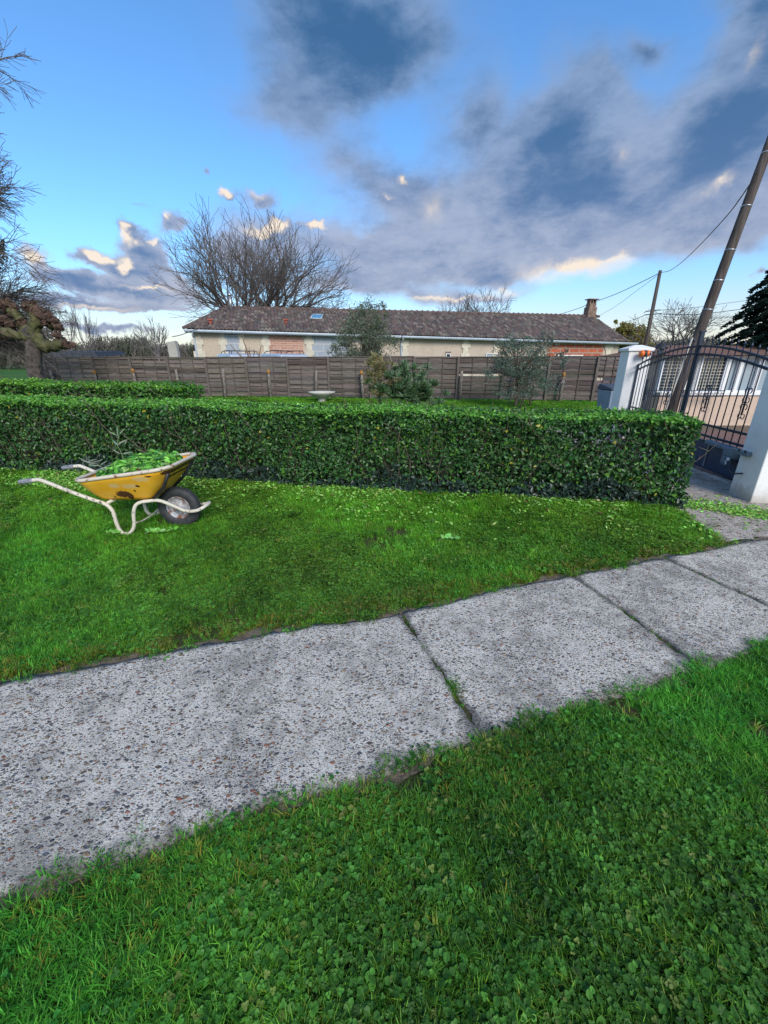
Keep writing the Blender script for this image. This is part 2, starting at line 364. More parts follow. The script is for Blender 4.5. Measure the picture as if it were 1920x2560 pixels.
M['white'] = mat('painted_render', rough=.75, fn=f_white)
M['navy'] = vary((.012, .022, .045), .3, 10, .1, rough=.4, name='navy_iron')
M['navypanel'] = vary((.018, .035, .085), .25, 3, .1, rough=.35, name='navy_panel')
M['metal'] = vary((.45, .45, .46), .2, 10, .1, rough=.35, metal=.8, name='galvanised')
M['motor'] = vary((.13, .17, .21), .15, 10, .05, rough=.5, name='motor_plastic')
M['whiteplastic'] = vary((.75, .77, .8), .05, 10, .03, rough=.4, name='white_plastic')
M['orange'] = mat('orange_lens', (.75, .16, .02), .25); M['black'] = vary((.02, .02, .022), .3, 10, .1, rough=.5, name='black_plastic')
M['glass'] = mat('dark_glass', (.03, .05, .07), .08, spec=.7); M['paleglass'] = mat('pale_glass', (.32, .38, .42), .12, spec=.6)
M['skyglass'] = mat('skylight_glass', (.09, .28, .42), .1, spec=.8)
M['beige'] = vary((.50, .41, .33), .12, 1.4, .3, .01, .9, stain=((.34, .27, .2), .5), name='beige_render')
M['peach'] = vary((.58, .44, .34), .08, 1.4, .2, .01, .9, stain=((.5, .36, .27), .4), name='peach_render')
M['quoin'] = vary((.60, .54, .43), .15, 4, .4, .01, .9, name='quoin_stone')
def f_bricks(c1, c2, mortar, sc, w=.5, h=.25, ms=.02):
    def fn(nt, b, co):
        n = nt.new('ShaderNodeTexBrick'); nt.put(n.inputs['Vector'], nt.scale(co, (1, 1, 1), (-PI/2, 0, 0)))
        n.inputs['Color1'].default_value = (*c1, 1); n.inputs['Color2'].default_value = (*c2, 1); n.inputs['Mortar'].default_value = (*mortar, 1)
        n.inputs['Scale'].default_value = sc; n.inputs['Brick Width'].default_value = w; n.inputs['Row Height'].default_value = h; n.inputs['Mortar Size'].default_value = ms
        g = nt.noise(co, 5, 6, .7)
        c = nt.mix(nt.math('MULTIPLY', nt.step(g, .45, .75), .5), n.outputs[0], mortar)
        nt.put(b.inputs['Base Color'], c); nt.put(b.inputs['Normal'], nt.bump(n.outputs[1], -.5, .01))
    return fn
M['brick'] = mat('old_brick', rough=.9, fn=f_bricks((.40, .15, .10), (.52, .26, .18), (.46, .38, .31), 1, .45, .13, .02))
M['block'] = mat('concrete_block', rough=.9, fn=f_bricks((.26, .30, .35), (.35, .38, .43), (.47, .47, .46), 1, .9, .42, .02))
M['redblock'] = mat('red_clay_block', rough=.85, fn=f_bricks((.50, .10, .04), (.36, .08, .04), (.36, .28, .22), 1, .8, .30, .04))
M['rubble'] = mat('rubble_wall', rough=.9, fn=f_bricks((.40, .30, .21), (.48, .38, .28), (.5, .42, .33), 2, .4, .18, .04))
def f_tile(nt, b, co):
    a = nt.new('ShaderNodeAttribute', attribute_name='Col'); n = nt.noise(co, 9, 6, .7)
    c = nt.mix(1, a.outputs['Color'], nt.ramp(n, [(.3, (.5, .5, .5)), (.55, (1, 1, 1)), (.72, (1.7, 1.65, 1.5))]), 'MULTIPLY')
    nt.put(b.inputs['Base Color'], c); nt.put(b.inputs['Normal'], nt.bump(n, .4, .01))
M['tile'] = mat('clay_tile', rough=.9, spec=.2, fn=f_tile)
M['gutter'] = vary((.42, .48, .55), .1, 3, .05, rough=.4, name='zinc_gutter')
M['ridge'] = vary((.13, .085, .07), .4, 5, .3, rough=.9, name='ridge_tile')
M['chim'] = vary((.22, .15, .11), .5, 6, .6, .02, .95, name='chimney_render')
M['polewood'] = mat('pole_wood', rough=.85, spec=.2, fn=lambda nt, b, co: nt.put(b.inputs['Base Color'], nt.ramp(nt.noise(nt.scale(co, (14, 14, .7)), 2, 6, .7), [(.3, (.04, .032, .03)), (.5, (.085, .068, .06)), (.7, (.15, .13, .115))])))
M['concrete'] = vary((.40, .38, .34), .12, 3, .3, rough=.9, name='concrete'); M['car'] = mat('silver_car_paint', (.5, .55, .62), .25, .3)
M['carblue'] = mat('blue_car_paint', (.05, .09, .2), .25, .2); M['red'] = mat('tail_lamp', (.5, .03, .03), .3); M['rubber'] = vary((.035, .036, .04), .3, 20, .3, rough=.7, name='rubber')
M['binc'] = vary((.24, .29, .37), .1, 4, .05, rough=.5, name='bin_plastic'); M['tarp'] = vary((.03, .035, .045), .3, 4, .2, rough=.6, name='dark_tarp')
M['bowl'] = vary((.55, .53, .47), .15, 5, .3, rough=.85, stain=((.25, .26, .15), .7), name='bowl_concrete')

# ------------------------------------------------------------------ ground
def sst(x): x = max(0., min(1., x)); return x*x*(3-2*x)
def height(x, y):
    gl = 4.35+.14*(y-4.45)
    return -.62*sst((x-gl-.5)/3.0)*sst((15.3-y)/1.3)*sst((y-2)/2)
def grid_sheet(name, xs, ys, m, dz=0., inside=None):
    V = [(x, y, height(x, y)+dz) for y in ys for x in xs]; nx = len(xs); mb = MB()
    fs = [(j*nx+i, j*nx+i+1, (j+1)*nx+i+1, (j+1)*nx+i) for j in range(len(ys)-1) for i in range(nx-1)]
    if inside: fs = [f for f in fs if inside(sum(V[i][0] for i in f)/4, sum(V[i][1] for i in f)/4)]
    mb.add(V, fs, 0, True); return mb.build(name, m)
gx = [-600, -250, -100, -50, -25]+[-20+q*2. for q in range(12)]+[4+.5*q for q in range(30)]+[20, 30, 60, 140, 300, 600]
gy = [-30, -10, -3]+[0+.5*q for q in range(36)]+[18, 19, 20, 25, 35, 60, 120, 250, 500, 900]
tag(grid_sheet('ground', gx, gy, M['field']), kind='structure', label='grassy ground of the garden and the field beyond')
def poly_sheet(name, pts, m, dz, step=.12, edge_noise=.03):
    """an uneven-edged sheet filling a polygon"""
    P = []; n = len(pts)
    for i in range(n):
        a = Vector(pts[i]); b = Vector(pts[(i+1) % n]); k = max(1, int((b-a).length/step))
        for j in range(k):
            p = a.lerp(b, j/k); P.append((p.x+random.uniform(-1, 1)*edge_noise, p.y+random.uniform(-1, 1)*edge_noise))
    bm = bmesh.new(); vs = [bm.verts.new((x, y, dz)) for x, y in P]; f = bm.faces.new(vs)
    if f.normal.z < 0: f.normal_flip()
    bmesh.ops.triangulate(bm, faces=bm.faces[:]); me = bpy.data.meshes.new(name); bm.to_mesh(me); bm.free(); me.materials.append(m)
    return link(name, me)
# soil bed under the mown lawn, driveway inside the gate, gravel road outside it
LAWN = [(-20, -.6), (6.5, -.6), (6.5, 3.0), (2.9, 3.1), (3.0, 3.6), (3.12, 4.15), (3.3, 5), (3.45, 9.0), (5.2, 9.1), (8.6, 15.35), (-3, 17.3), (-15.5, 18.4), (-20, 18.4)]
tag(poly_sheet('lawn_soil', LAWN, M['soil'], .004, .5, 0), kind='structure', label='dark soil under the mown lawn')
DRIVE = [(2.84, 3.10), (2.97, 3.55), (3.10, 4.1), (3.3, 4.9), (3.45, 9.2), (5.4, 9.2), (5.1, 8.1), (4.85, 5.9), (4.6, 4.45), (7, 4.2), (7, 3.45), (4.5, 3.42), (3.6, 3.28)]
tag(poly_sheet('driveway', DRIVE, M['drive'], .012, .08, .03), kind='structure', label='grey gravelly driveway inside the gate')
gl = lambda y: 4.30+.14*(y-4.45)
tag(grid_sheet('road', [4+.25*q for q in range(60)], [3.8+.25*q for q in range(48)], M['redgravel'], .022, lambda x, y: x > gl(y)+.05 and x > 5.1+(y-9.1)*.55 and y < 12.9), kind='structure', label='reddish gravel road outside the gate')
tag(grid_sheet('verge', [5+.25*q for q in range(64)], [9.0+.25*q for q in range(27)], M['dirt'], .016, lambda x, y: x > 5.25+(y-9.1)*.55 and (y > 12.1+.3*sin(x*2))), kind='structure', label='brown dirt verge at the foot of the peach house')

# path slabs: four corners each, lower-left, lower-right, upper-right, upper-left
def up_e(x): return 1.5+(x+1.84)*.325-.055*math.exp(-((x-.1)/.5)**2)
def lo_e(x): return .68+.343*(x+1.1)
def slab(x0, x1, u0, u1, name='path_slab'):
    nx, ny = max(8, int((x1-x0)/.035)), 28; V = []; C = []; ph = random.random()*9
    for j in range(ny+1):
        for i in range(nx+1):
            s_ = i/nx; t = j/ny
            xl = x0+(x1-x0)*s_; xu = u0+(u1-u0)*s_
            a = Vector((xl, lo_e(xl))); b = Vector((xu, up_e(xu))); p = a.lerp(b, t)
            e = min(t, 1-t)*1.05; ex = min(s_, 1-s_)*(x1-x0)
            wob = lambda q: .012*sin(q*9+ph)+.009*sin(q*23+2*ph)+.006*sin(q*57)
            if j in (0, ny): p.y += wob(p.x)+random.uniform(-.006, .006)
            if i in (0, nx): p.x += wob(p.y)*.6+random.uniform(-.005, .005)
            d = min(e*1.0, ex*1.6); z = .018-.005*math.exp(-d/.012)+.0015*sin(p.x*7+ph)+.0015*sin(p.y*9)
            V.append((p.x, p.y, z)); C.append(math.exp(-(e if t < .5 else e*1.8)/.12)*.95+math.exp(-ex/.035)*.75)
    fs = [(j*(nx+1)+i, j*(nx+1)+i+1, (j+1)*(nx+1)+i+1, (j+1)*(nx+1)+i) for j in range(ny) for i in range(nx)]
    rim = [i for i in range(nx+1)]+[j*(nx+1)+nx for j in range(1, ny+1)]+[ny*(nx+1)+i for i in range(nx-1, -1, -1)]+[j*(nx+1) for j in range(ny-1, 0, -1)]
    n0 = len(V); V += [(V[i][0], V[i][1], -.03) for i in rim]; C += [1]*len(rim); L = len(rim)
    fs += [(rim[k], n0+k, n0+(k+1) % L, rim[(k+1) % L]) for k in range(L)]
    mb = MB(); mb.add(V, fs, 0, True); mb.c = [(min(1, c), 0, 0) for c in C]
    return tag(mb.build(name, M['slab']), kind='structure')
joints = [(-4.2, -4.5), (-1.66, -2.02), (.41, .105), (1.60, 1.36), (2.50, 2.20), (3.9, 3.5), (5.6, 5.2)]
slabs = []
def dirt_band(f, x0_, x1_, w0, w1, name):
    xs_ = [x0_+.03*i for i in range(int((x1_-x0_)/.03))]; a_ = [(x, f(x)+w0) for x in xs_]; b_ = [(x, f(x)+w1*(1+.4*sin(x*9+2)+.35*sin(x*23)+.25*sin(x*51))) for x in xs_]
    return poly_sheet(name, a_+b_[::-1], M['dirt'], .009, 1, .004)
for (l0, u0), (l1, u1) in zip(joints[:-1], joints[1:]): slabs.append(slab(l0+.006, l1-.006, u0+.006, u1-.006, 'path'))

tag(dirt_band(up_e, -3, 5.5, -.03, .045, 'bare_earth'), kind='structure', label='bare earth along the far edge of the path')
tag(dirt_band(lo_e, -2.5, 5.5, .03, -.035, 'bare_earth'), kind='structure', label='bare earth along the near edge of the path')

# ------------------------------------------------------------------ trees: recursive bare branches
def grow(mb, p, d, L, r, depth, P):
    """P: dict(split, spread, up, wob, ratio, minr, n)"""
    n = max(2, P.get('seg', 4)); pts = [p.copy()]; rad = [r]; q = p.copy(); dd = d.copy(); kids = []
    for i in range(n):
        dd = (dd+Vector([random.uniform(-1, 1) for _ in range(3)])*P['wob']+Vector((0, 0, 1))*P['up']).normalized()
        q = q+dd*(L/n); rr = r*(1-(1-P['rr'])*(i+1)/n); pts.append(q.copy()); rad.append(max(P['minr'], rr))
        if depth > 0 and i >= P.get('first', 0): kids.append((q.copy(), dd.copy(), rr, (i+1)/n))
    mb.tube(pts, rad, 6 if r > .05 else (4 if r > .015 else 3), cap=False)
    if depth <= 0:
        if 'tips' in P: P['tips'].append((q.copy(), dd.copy()))
        return
    for (kp, kd, kr, t) in kids:
        last = t >= .999
        m = P['split'] if last else (1 if random.random() < P['side'] else 0)
        a0 = random.random()*2*PI
        for k in range(m):
            o = kd.orthogonal().normalized(); o.rotate(Matrix.Rotation(a0+2*PI*k/max(1, m)+random.uniform(-.4, .4), 3, kd))
            sp = P['spread']*random.uniform(.6, 1.25)*(1 if last else 1.35)
            nd = (kd*cos(sp)+o*sin(sp)); nd.z *= P.get('zs', 1); nd.normalize()
            grow(mb, kp, nd, L*P['ratio']*random.uniform(.75, 1.15), kr*(.82 if last else .55), depth-1, P)
def bare_tree(name, base, trunk_h, r, first, depth, label, cat, P, material, group=None, trunks=None, L0=None):
    root = empty(name, base); tr = MB(); cr = MB()
    Q = dict(split=3, spread=.5, up=.05, wob=.16, ratio=.74, minr=.006, rr=.6, side=.7, seg=4); Q.update(P)
    for (dx, dy, lean) in (trunks or [(0, 0, (0, 0))]):
        b = Vector((dx, dy, -.1)); t = Vector((dx+lean[0]*trunk_h, dy+lean[1]*trunk_h, trunk_h))
        tr.tube([b, b.lerp(t, .12), b.lerp(t, .55)+Vector((r*.2, 0, 0)), t], [r*1.35, r*1.05, r*.92, r*.8], 10, cap=True)
        for k in range(first):
            a = 2*PI*k/first+random.uniform(-.3, .3); sp = Q.get('spread0', Q['spread'])*random.uniform(.4, 1.15)
            d = Vector((sin(sp)*cos(a)+lean[0]*1.3, sin(sp)*sin(a), cos(sp)))
            grow(cr, t, d.normalized(), L0 or trunk_h*.9, r*.62, depth, Q)
    tr.build('trunk', material, root); cr.build('crown', material, root)
    return tag(root, label, cat, group)

random.seed(21)
# big bare tree behind the long house, three stems
c0 = at(630, 900, 37)
bare_tree('bare_tree', (c0.x, c0.y, 0), 3.9, .27, 6, 4, 'big wide bare tree with three trunks behind the left of the long house', 'tree',
          dict(split=2, spread=.45, spread0=.92, up=.035, ratio=.75, side=.5, minr=.013, wob=.19, seg=5, rr=.62), M['greytwig'],
          trunks=[(-.9, 0, (.0, 0)), (.8, .3, (0, 0)), (2.4, -.3, (.06, .0))], L0=3.0)
for (px, Y, hh, lab, sp, zs) in ((1215, 46, 3.0, 'small bare tree showing over the middle of the long roof', .5, 1), (1135, 50, 2.6, 'smaller bare tree left of another over the middle of the long roof', .45, 1)):
    c = at(px, 900, Y); bare_tree('bare_tree', (c.x, Y, 0), hh+.3, .16, 4, 3, lab, 'tree', dict(split=2, spread=sp, spread0=.6, side=.65, ratio=.72, minr=.018, wob=.2, seg=5), M['haze_twig'], L0=2.3)
c = at(1690, 900, 33); bare_tree('flat_topped_tree', (c.x, 33, -.3), 1.7, .16, 5, 4, 'bare flat-topped tree between the far pole and the near pole', 'tree',
          dict(split=2, spread=.45, spread0=.9, zs=.70, up=.03, side=.55, ratio=.74, minr=.011), M['greytwig'], L0=1.75)
for i, (px, Y, hh) in enumerate(((178, 34, 1.5), (225, 36, 1.2))):
    c = at(px, 900, Y); bare_tree('bare_tree', (c.x, Y, 0), hh, .08, 4, 3, ['thin upright bare tree right of the pollarded tree', 'thin bare tree, further right of the two beside the pollarded tree'][i], 'tree', dict(split=2, spread=.22, spread0=.40, up=.10, side=.4, ratio=.78, minr=.011, wob=.1), M['haze_twig'], L0=1.5)
c = at(398, 900, 50); bare_tree('bare_tree', (c.x, 50, 0), 1.8, .12, 4, 3, 'small bare tree on the horizon left of the concrete column', 'tree', dict(split=2, spread=.35, spread0=.5, up=.06, side=.6, minr=.016), M['haze_twig'], L0=1.6)

# left edge: ivy-clad tree whose bare twigs hang into the picture
random.seed(5)
c = at(-95, 900, 13.5); base = Vector((c.x, 13.5, 0)); root = empty('ivy_clad_tree', base)
tr = MB(); tr.tube([(0, 0, -.1), (.35, 0, 1.5), (.85, .1, 3.4), (1.7, 0, 6.2), (2.5, 0, 9.4)], [.34, .27, .23, .17, .06], 10); tr.build('trunk', M['bark'], root)
cr = MB(); tips = []
Q = dict(split=2, spread=.42, up=-.02, wob=.14, ratio=.74, minr=.006, rr=.55, side=.9, seg=5)
for k in range(46):
    z = 1.9+6.6*random.random()**2.3; a = random.uniform(-1.7, 1.7) if k % 3 else random.uniform(0, 6.28); el_ = random.uniform(-.15, .6)+(.25 if z > 5 else 0)
    grow(cr, Vector((.27*z, 0, z)), Vector((cos(a)*cos(el_), sin(a)*cos(el_), sin(el_))), random.uniform(.75, 1.15)*(1.0 if z < 5 else .8), .045, 3, Q)
cr.build('crown', M['greytwig'], root)
n = 9000; zz = 1.9+4.6*rng.random(n)**.95; ang = rng.random(n)*2*PI; rad = (.30+.55*rng.random(n)**.7)*(1+.45*np.sin(zz*3.1)+.25*np.sin(ang*3+zz))*np.where(zz < 3.6, 1.05, .75)
Pn = np.stack([np.cos(ang)*rad+.25*zz, np.sin(ang)*rad, zz], 1); V, Fq = leaf_geo(Pn, np.stack([np.cos(ang), np.sin(ang), .5+0*ang], 1)+rng.normal(size=(n, 3))*.5, .075*(1+rng.random(n)), .8)
npmesh('ivy', V, Fq, np.repeat(jit((.028, .06, .038), n, .3), 6, 0), M['leaf'], root)
tag(root, 'tall tree at the left edge, trunk wrapped in dark ivy, bare drooping twigs', 'tree')

# pollarded tree with knobbly fists
random.seed(3)
def gnarl(mb, amp, fq):
    for i, v in enumerate(mb.v):
        v = Vector(v); mb.v[i] = tuple(v+mnoise.noise_vector(v*fq)*amp+mnoise.noise_vector(v*fq*3.1)*amp*.5)
    return mb
def lump(mb, c, r, mi=0, k=1.0):
    bm = bmesh.new(); bmesh.ops.create_icosphere(bm, subdivisions=3, radius=1)
    ph = [random.uniform(0, 6) for _ in range(6)]
    for v in bm.verts:
        n_ = v.co.normalized()
        d = 1+.16*sin(n_.x*5+ph[0])*sin(n_.y*6+ph[1])+.13*sin(n_.z*9+ph[2])*sin(n_.x*8+ph[3])+.10*sin(n_.y*15+ph[4])*sin(n_.z*14+ph[5])+random.uniform(-.05, .05)
        v.co = n_*r*d
    mb.add([v.co+Vector(c) for v in bm.verts], [[v.index for v in f.verts] for f in bm.faces], mi, True); bm.free()
YP = 9.6; pb = at(88, 900, YP); root = empty('pollarded_tree', (pb.x, YP, 0)); o0 = Vector((pb.x, YP, 0))
def pp(px, py, dy=0): return at(px, py, YP+dy)-o0
tr = MB(); tp_ = smooth_path([(0.02, 0, -.05), (.0, 0, .5), pp(88, 930), pp(85, 880), pp(80, 838)], 8); tr.tube(tp_, [.20-.06*min(1, i/10)+.02*max(0, (i-24)/8) for i in range(len(tp_))], 22)
lump(tr, pp(82, 835), .15); lump(tr, pp(74, 845), .12); gnarl(tr, .035, 7).build('trunk', M['bark'], root)
br = MB(); kb = MB()
for pts, r0, r1 in (([(84, 835, 0), (90, 800, 0), (84, 775, .1), (78, 760, .1)], .12, .09), ([(82, 845, 0), (60, 842, -.1), (30, 835, -.2), (-10, 826, -.2)], .10, .08),
                    ([(86, 838, 0), (110, 866, -.1), (135, 864, -.1), (165, 862, -.2)], .12, .09), ([(78, 838, 0), (60, 815, .3), (45, 790, .3), (25, 765, .3)], .13, .1), ([(90, 800, 0), (115, 800, .1), (135, 815, .1)], .11, .09)):
    P_ = smooth_path([pp(*q) for q in pts], 9); br.tube(P_, [(r0+(r1-r0)*i/(len(P_)-1))*random.uniform(.9, 1.15) for i in range(len(P_))], 18)
gnarl(br, .05, 8).build('limb', M['moss'], root)
for (px, py, r, dy) in [(70, 768, .12, .1), (82, 762, .10, .1), (90, 778, .14, 0), (104, 785, .14, 0), (120, 794, .13, 0), (96, 800, .12, .1), (136, 802, .11, 0), (146, 818, .09, 0), (143, 838, .09, -.1), (150, 852, .11, -.1), (166, 860, .10, -.2), (180, 862, .06, -.2), (124, 866, .07, -.1), (112, 805, .10, 0),
                        (20, 758, .11, .3), (34, 768, .12, .3), (6, 764, .13, .3), (46, 792, .11, .3), (60, 808, .10, .2), (8, 800, .13, .1), (26, 812, .11, 0), (-12, 825, .16, -.2), (10, 832, .10, -.2), (30, 786, .09, .3)]:
    lump(kb, pp(px, py, dy), r*.78)
    for _ in range(11):
        v_ = Vector([random.gauss(0, 1) for _ in range(3)]).normalized(); lump(kb, pp(px, py, dy)+v_*r*.70, r*random.uniform(.2, .36))
    gnarl(kb, .045, 13).build('knob', M['knob'], root); kb = MB()
tag(root, 'pollarded tree with knobbly brown fists and mossy limbs, in front of the fence', 'tree')

# far woodland: reads as one mass
n = 110000; X = rng.uniform(-140, 110, n); Y = 88+rng.random(n)*10
top = 5.0+.9*np.sin(X*.31)+.6*np.sin(X*.83+1)+.5*np.sin(X*1.9)
Z = top*rng.random(n)**.6+rng.normal(size=n)*.2
tone = np.where((np.sin(X*.45)+np.sin(X*1.3+2)+rng.normal(size=n)*.6)[:, None] > .3, np.array([[.13, .135, .10]]), np.array([[.19, .165, .155]]))
V, Fq = leaf_geo(np.stack([X, Y, Z], 1), rng.normal(size=(n, 3))+np.array([0, -1.5, .3]), .6+rng.random(n)*1.0, .10, .03, along=rng.normal(size=(n, 3))*.45+np.array([0, 0, 1.2]))
wd = npmesh('woodland', V, Fq, np.repeat(tone*(1+rng.normal(size=(n, 1))*.25), 6, 0), M['dryleaf'])
tag(wd, 'brown-grey winter woodland along the horizon', 'woodland', kind='stuff')

# ------------------------------------------------------------------ leafy crowns
def foliage_tree(name, base, blobs, n, leaf, aspect, col, label, stems, cat='tree', material='leaf', var=.3, updir=None, hollow=.35, droop=None, stem_mat='twig', clump=60):
    root = empty(name, base); wts = np.array([b[3]*b[4]*b[5] for b in blobs]); wts = wts/wts.sum(); out = []
    for b, w in zip(blobs, wts):
        k = int(n*w); nc = max(5, k//clump)
        d = rng.normal(size=(nc, 3)); d /= np.linalg.norm(d, axis=1, keepdims=True); r = (hollow+(1-hollow)*rng.random(nc))**.6
        cc = d*r[:, None]; sub = cc[rng.integers(0, nc, k)]+rng.normal(size=(k, 3))*.13
        out.append(sub*np.array(b[3:6])+np.array(b[0:3]))
    Pn = np.concatenate(out); m = len(Pn)
    V, Fq = leaf_geo(Pn, rng.normal(size=(m, 3))+np.array([0, -.3, .8]), leaf*(.7+.6*rng.random(m)), aspect, updir=updir)
    npmesh('crown', V, Fq, np.repeat(jit(col, m, var), 6, 0), M[material], root)
    mb = MB(); random.seed(len(blobs)*7+n)
    for s_ in stems: mb.tube(smooth_path(s_[0], 3), [s_[1]*(1-.6*i/(3*(len(s_[0])-1))) for i in range(3*(len(s_[0])-1)+1)], 6)
    trunk_top = Vector(stems[0][0][-1])
    for b in blobs:
        for _ in range(7):
            e = Vector(b[:3])+Vector((random.uniform(-.8, .8)*b[3], random.uniform(-.8, .8)*b[4], random.uniform(-.2, .9)*b[5])); a = trunk_top.lerp(Vector(b[:3]), .3)
            mb.tube([trunk_top, a.lerp(e, .5)+Vector((0, 0, .05)), e], [.02, .012, .005], 4)
    mb.build('trunk', M[stem_mat], root)
    return tag(root, label, cat)
# olive behind the fence
YO = 19.6; b0 = at(915, 900, YO); o1 = (b0.x, YO, 0); q = lambda px, py, Y, o: at(px, py, Y)-Vector(o)
def B(px, py, rx, rz, Y, o, ry=None):
    p = q(px, py, Y, o); k = Y/1.09/1000
    return (p.x, p.y, p.z, rx*k, (ry or rx)*k, rz*k)
foliage_tree('olive_tree', o1, [B(900, 850, 66, 48, YO, o1), (*B(915, 800, 48, 45, YO, o1),), B(948, 800, 26, 40, YO, o1), B(960, 860, 42, 36, YO, o1), B(860, 880, 38, 26, YO, o1), B(915, 772, 20, 22, YO, o1), B(955, 775, 14, 18, YO, o1), B(905, 900, 72, 20, YO, o1)],
             9000, .12, .17, (.17, .20, .145), 'olive tree rising behind the middle of the fence', [([(0, 0, 0), (.05, 0, .8), (-.1, 0, 1.5)], .1), ([(0, 0, 0), (.3, 0, 1.2), (.4, 0, 2.3)], .06)], updir=(0, 0, .8), clump=22)
# olive in front of the fence
YO2 = 13.6; b0 = at(1300, 900, YO2); o2 = (b0.x, YO2, 0)
foliage_tree('olive_tree', o2, [B(1300, 900, 70, 50, YO2, o2), B(1360, 870, 30, 42, YO2, o2), B(1265, 865, 34, 30, YO2, o2), B(1375, 850, 16, 25, YO2, o2), B(1250, 930, 42, 38, YO2, o2), B(1345, 960, 60, 38, YO2, o2), B(1400, 900, 28, 26, YO2, o2), B(1290, 985, 55, 20, YO2, o2), B(1300, 850, 30, 16, YO2, o2)],
             7500, .085, .16, (.15, .20, .165), 'blue-green olive tree standing in front of the right part of the fence', [([(0, 0, 0), (.05, 0, .5), (-.05, 0, .9)], .05), ([(.2, 0, 0), (.35, 0, .9), (.5, 0, 1.4)], .03), ([(.5, .1, 0), (.55, 0, .7), (.7, 0, 1.2)], .03)], updir=(.2, 0, 1), clump=24)
# oleander bush with dry stems
YB = 12.6; b0 = at(1000, 1000, YB); o3 = Vector((b0.x, YB, 0)); root = empty('oleander_bush', o3)
def rosettes(centers, per, ln, asp, col, name, mt, root, spread=1.0):
    Ps = []; Ns = []; As = []; 
    for c_, sc in centers:
        a = rng.random(per)*2*PI; e_ = rng.random(per)*1.3+.05; d = np.stack([np.cos(a)*np.cos(e_), np.sin(a)*np.cos(e_), np.sin(e_)], 1)
        Ps.append(np.array(c_)[None]+d*ln*.5*sc); As.append(d); Ns.append(np.cross(d, np.stack([-np.sin(a), np.cos(a), 0*a], 1))*-1)
    Pn = np.concatenate(Ps); A = np.concatenate(As); Nn = np.concatenate(Ns)+rng.normal(size=Pn.shape)*.15; m = len(Pn)
    V, Fq = leaf_geo(Pn, Nn, ln*(.7+.5*rng.random(m)), asp, .05, along=A)
    return npmesh(name, V, Fq, np.repeat(jit(col, m, .3), 6, 0), mt, root)
def rc(n_, px, py, rx, ry, Y): return [(tuple(at(px+random.gauss(0, rx*.5), py+random.gauss(0, ry*.5), Y+random.uniform(-.35, .35))-o3), 1) for _ in range(n_)]
random.seed(8)
cs = rc(70, 1018, 978, 75, 42, YB)+rc(26, 990, 955, 50, 50, YB)+rc(26, 1045, 985, 36, 30, YB)
rosettes([c for c in cs if c[0][2] > .03], 30, .24, .11, (.11, .19, .09), 'foliage', M['leaf'], root)
cs = rc(44, 945, 955, 36, 45, YB)+rc(14, 940, 912, 20, 14, YB)
rosettes([c for c in cs if c[0][2] > .03], 20, .20, .11, (.26, .23, .11), 'dry_foliage', M['dryleaf'], root)
mb = MB()
for (bx, tx, ty, r) in ((985, 968, 905, .012), (990, 975, 890, .014), (982, 980, 900, .012), (1000, 1010, 930, .012), (960, 940, 915, .01), (1020, 1050, 960, .012), (970, 950, 950, .01)):
    a = at(bx, 1010, YB)-o3; a.z = 0; e = at(tx, ty, YB)-o3; mb.tube(smooth_path([a, a.lerp(e, .5)+Vector((random.uniform(-.05, .05), 0, 0)), e], 4), r, 5)
mb.build('stem', M['stake'], root); tag(root, 'oleander bush, green on the right and dry on the left, before the fence', 'bush')
# yellow-green tree right of the house
YT = 40; b0 = at(1580, 900, YT); o4 = (b0.x, YT, 0)
foliage_tree('yellowish_tree', o4, [B(1580, 850, 38, 32, YT, o4), B(1562, 826, 22, 22, YT, o4), B(1603, 845, 18, 22, YT, o4), B(1590, 870, 38, 30, YT, o4), B(1540, 815, 10, 14, YT, o4)], 9000, .22, .42, (.26, .22, .05),
             'yellow-green leafy tree just right of the long house', [([(0, 0, 0), (0, 0, 1), (0, 0, 2)], .15)], clump=30)
# dark conifer at the right edge
random.seed(12); YC = 15.8; b0 = at(1945, 880, YC); root = empty('dark_conifer', (b0.x, YC, -.5)); mb = MB(); mb.tube([(0, 0, 0), (0, 0, 3), (0, 0, 7.2)], [.16, .12, .02], 8); mb.build('trunk', M['bark'], root)
Ps = []; As = []; zt = 7.4
for k in range(260):
    z = 1.15+6.1*(k/260); Lr = 2.6*(1-((z-1.1)/(zt-1.1))**1.1)+.12; a = k*2.4; L = Lr*random.uniform(.75, 1.1); m = int(26+120*L)
    t = rng.random(m); d = np.array([cos(a), sin(a)]); side = np.array([-sin(a), cos(a)])
    wob = (rng.random(m)-.5)*(.5*(1-t)+.10)*L*.7
    P_ = np.stack([d[0]*t*L+side[0]*wob, d[1]*t*L+side[1]*wob, z+.12*np.sin(t*3)*L-.33*t*L+rng.normal(size=m)*.035], 1); Ps.append(P_)
    As.append(np.stack([d[0]+side[0]*np.sign(wob)*.9, d[1]+side[1]*np.sign(wob)*.9, -.15+0*t], 1)+rng.normal(size=(m, 3))*.35)
Pn = np.concatenate(Ps); A = np.concatenate(As); V, Fq = leaf_geo(Pn, rng.normal(size=Pn.shape)+np.array([0, 0, 1.0]), .12+.09*rng.random(len(Pn)), .3, .1, along=A)
npmesh('crown', V, Fq, np.repeat(jit((.012, .03, .022), len(Pn), .3), 6, 0), M['needle'], root); tag(root, 'dark spreading conifer at the right edge above the gate', 'tree')

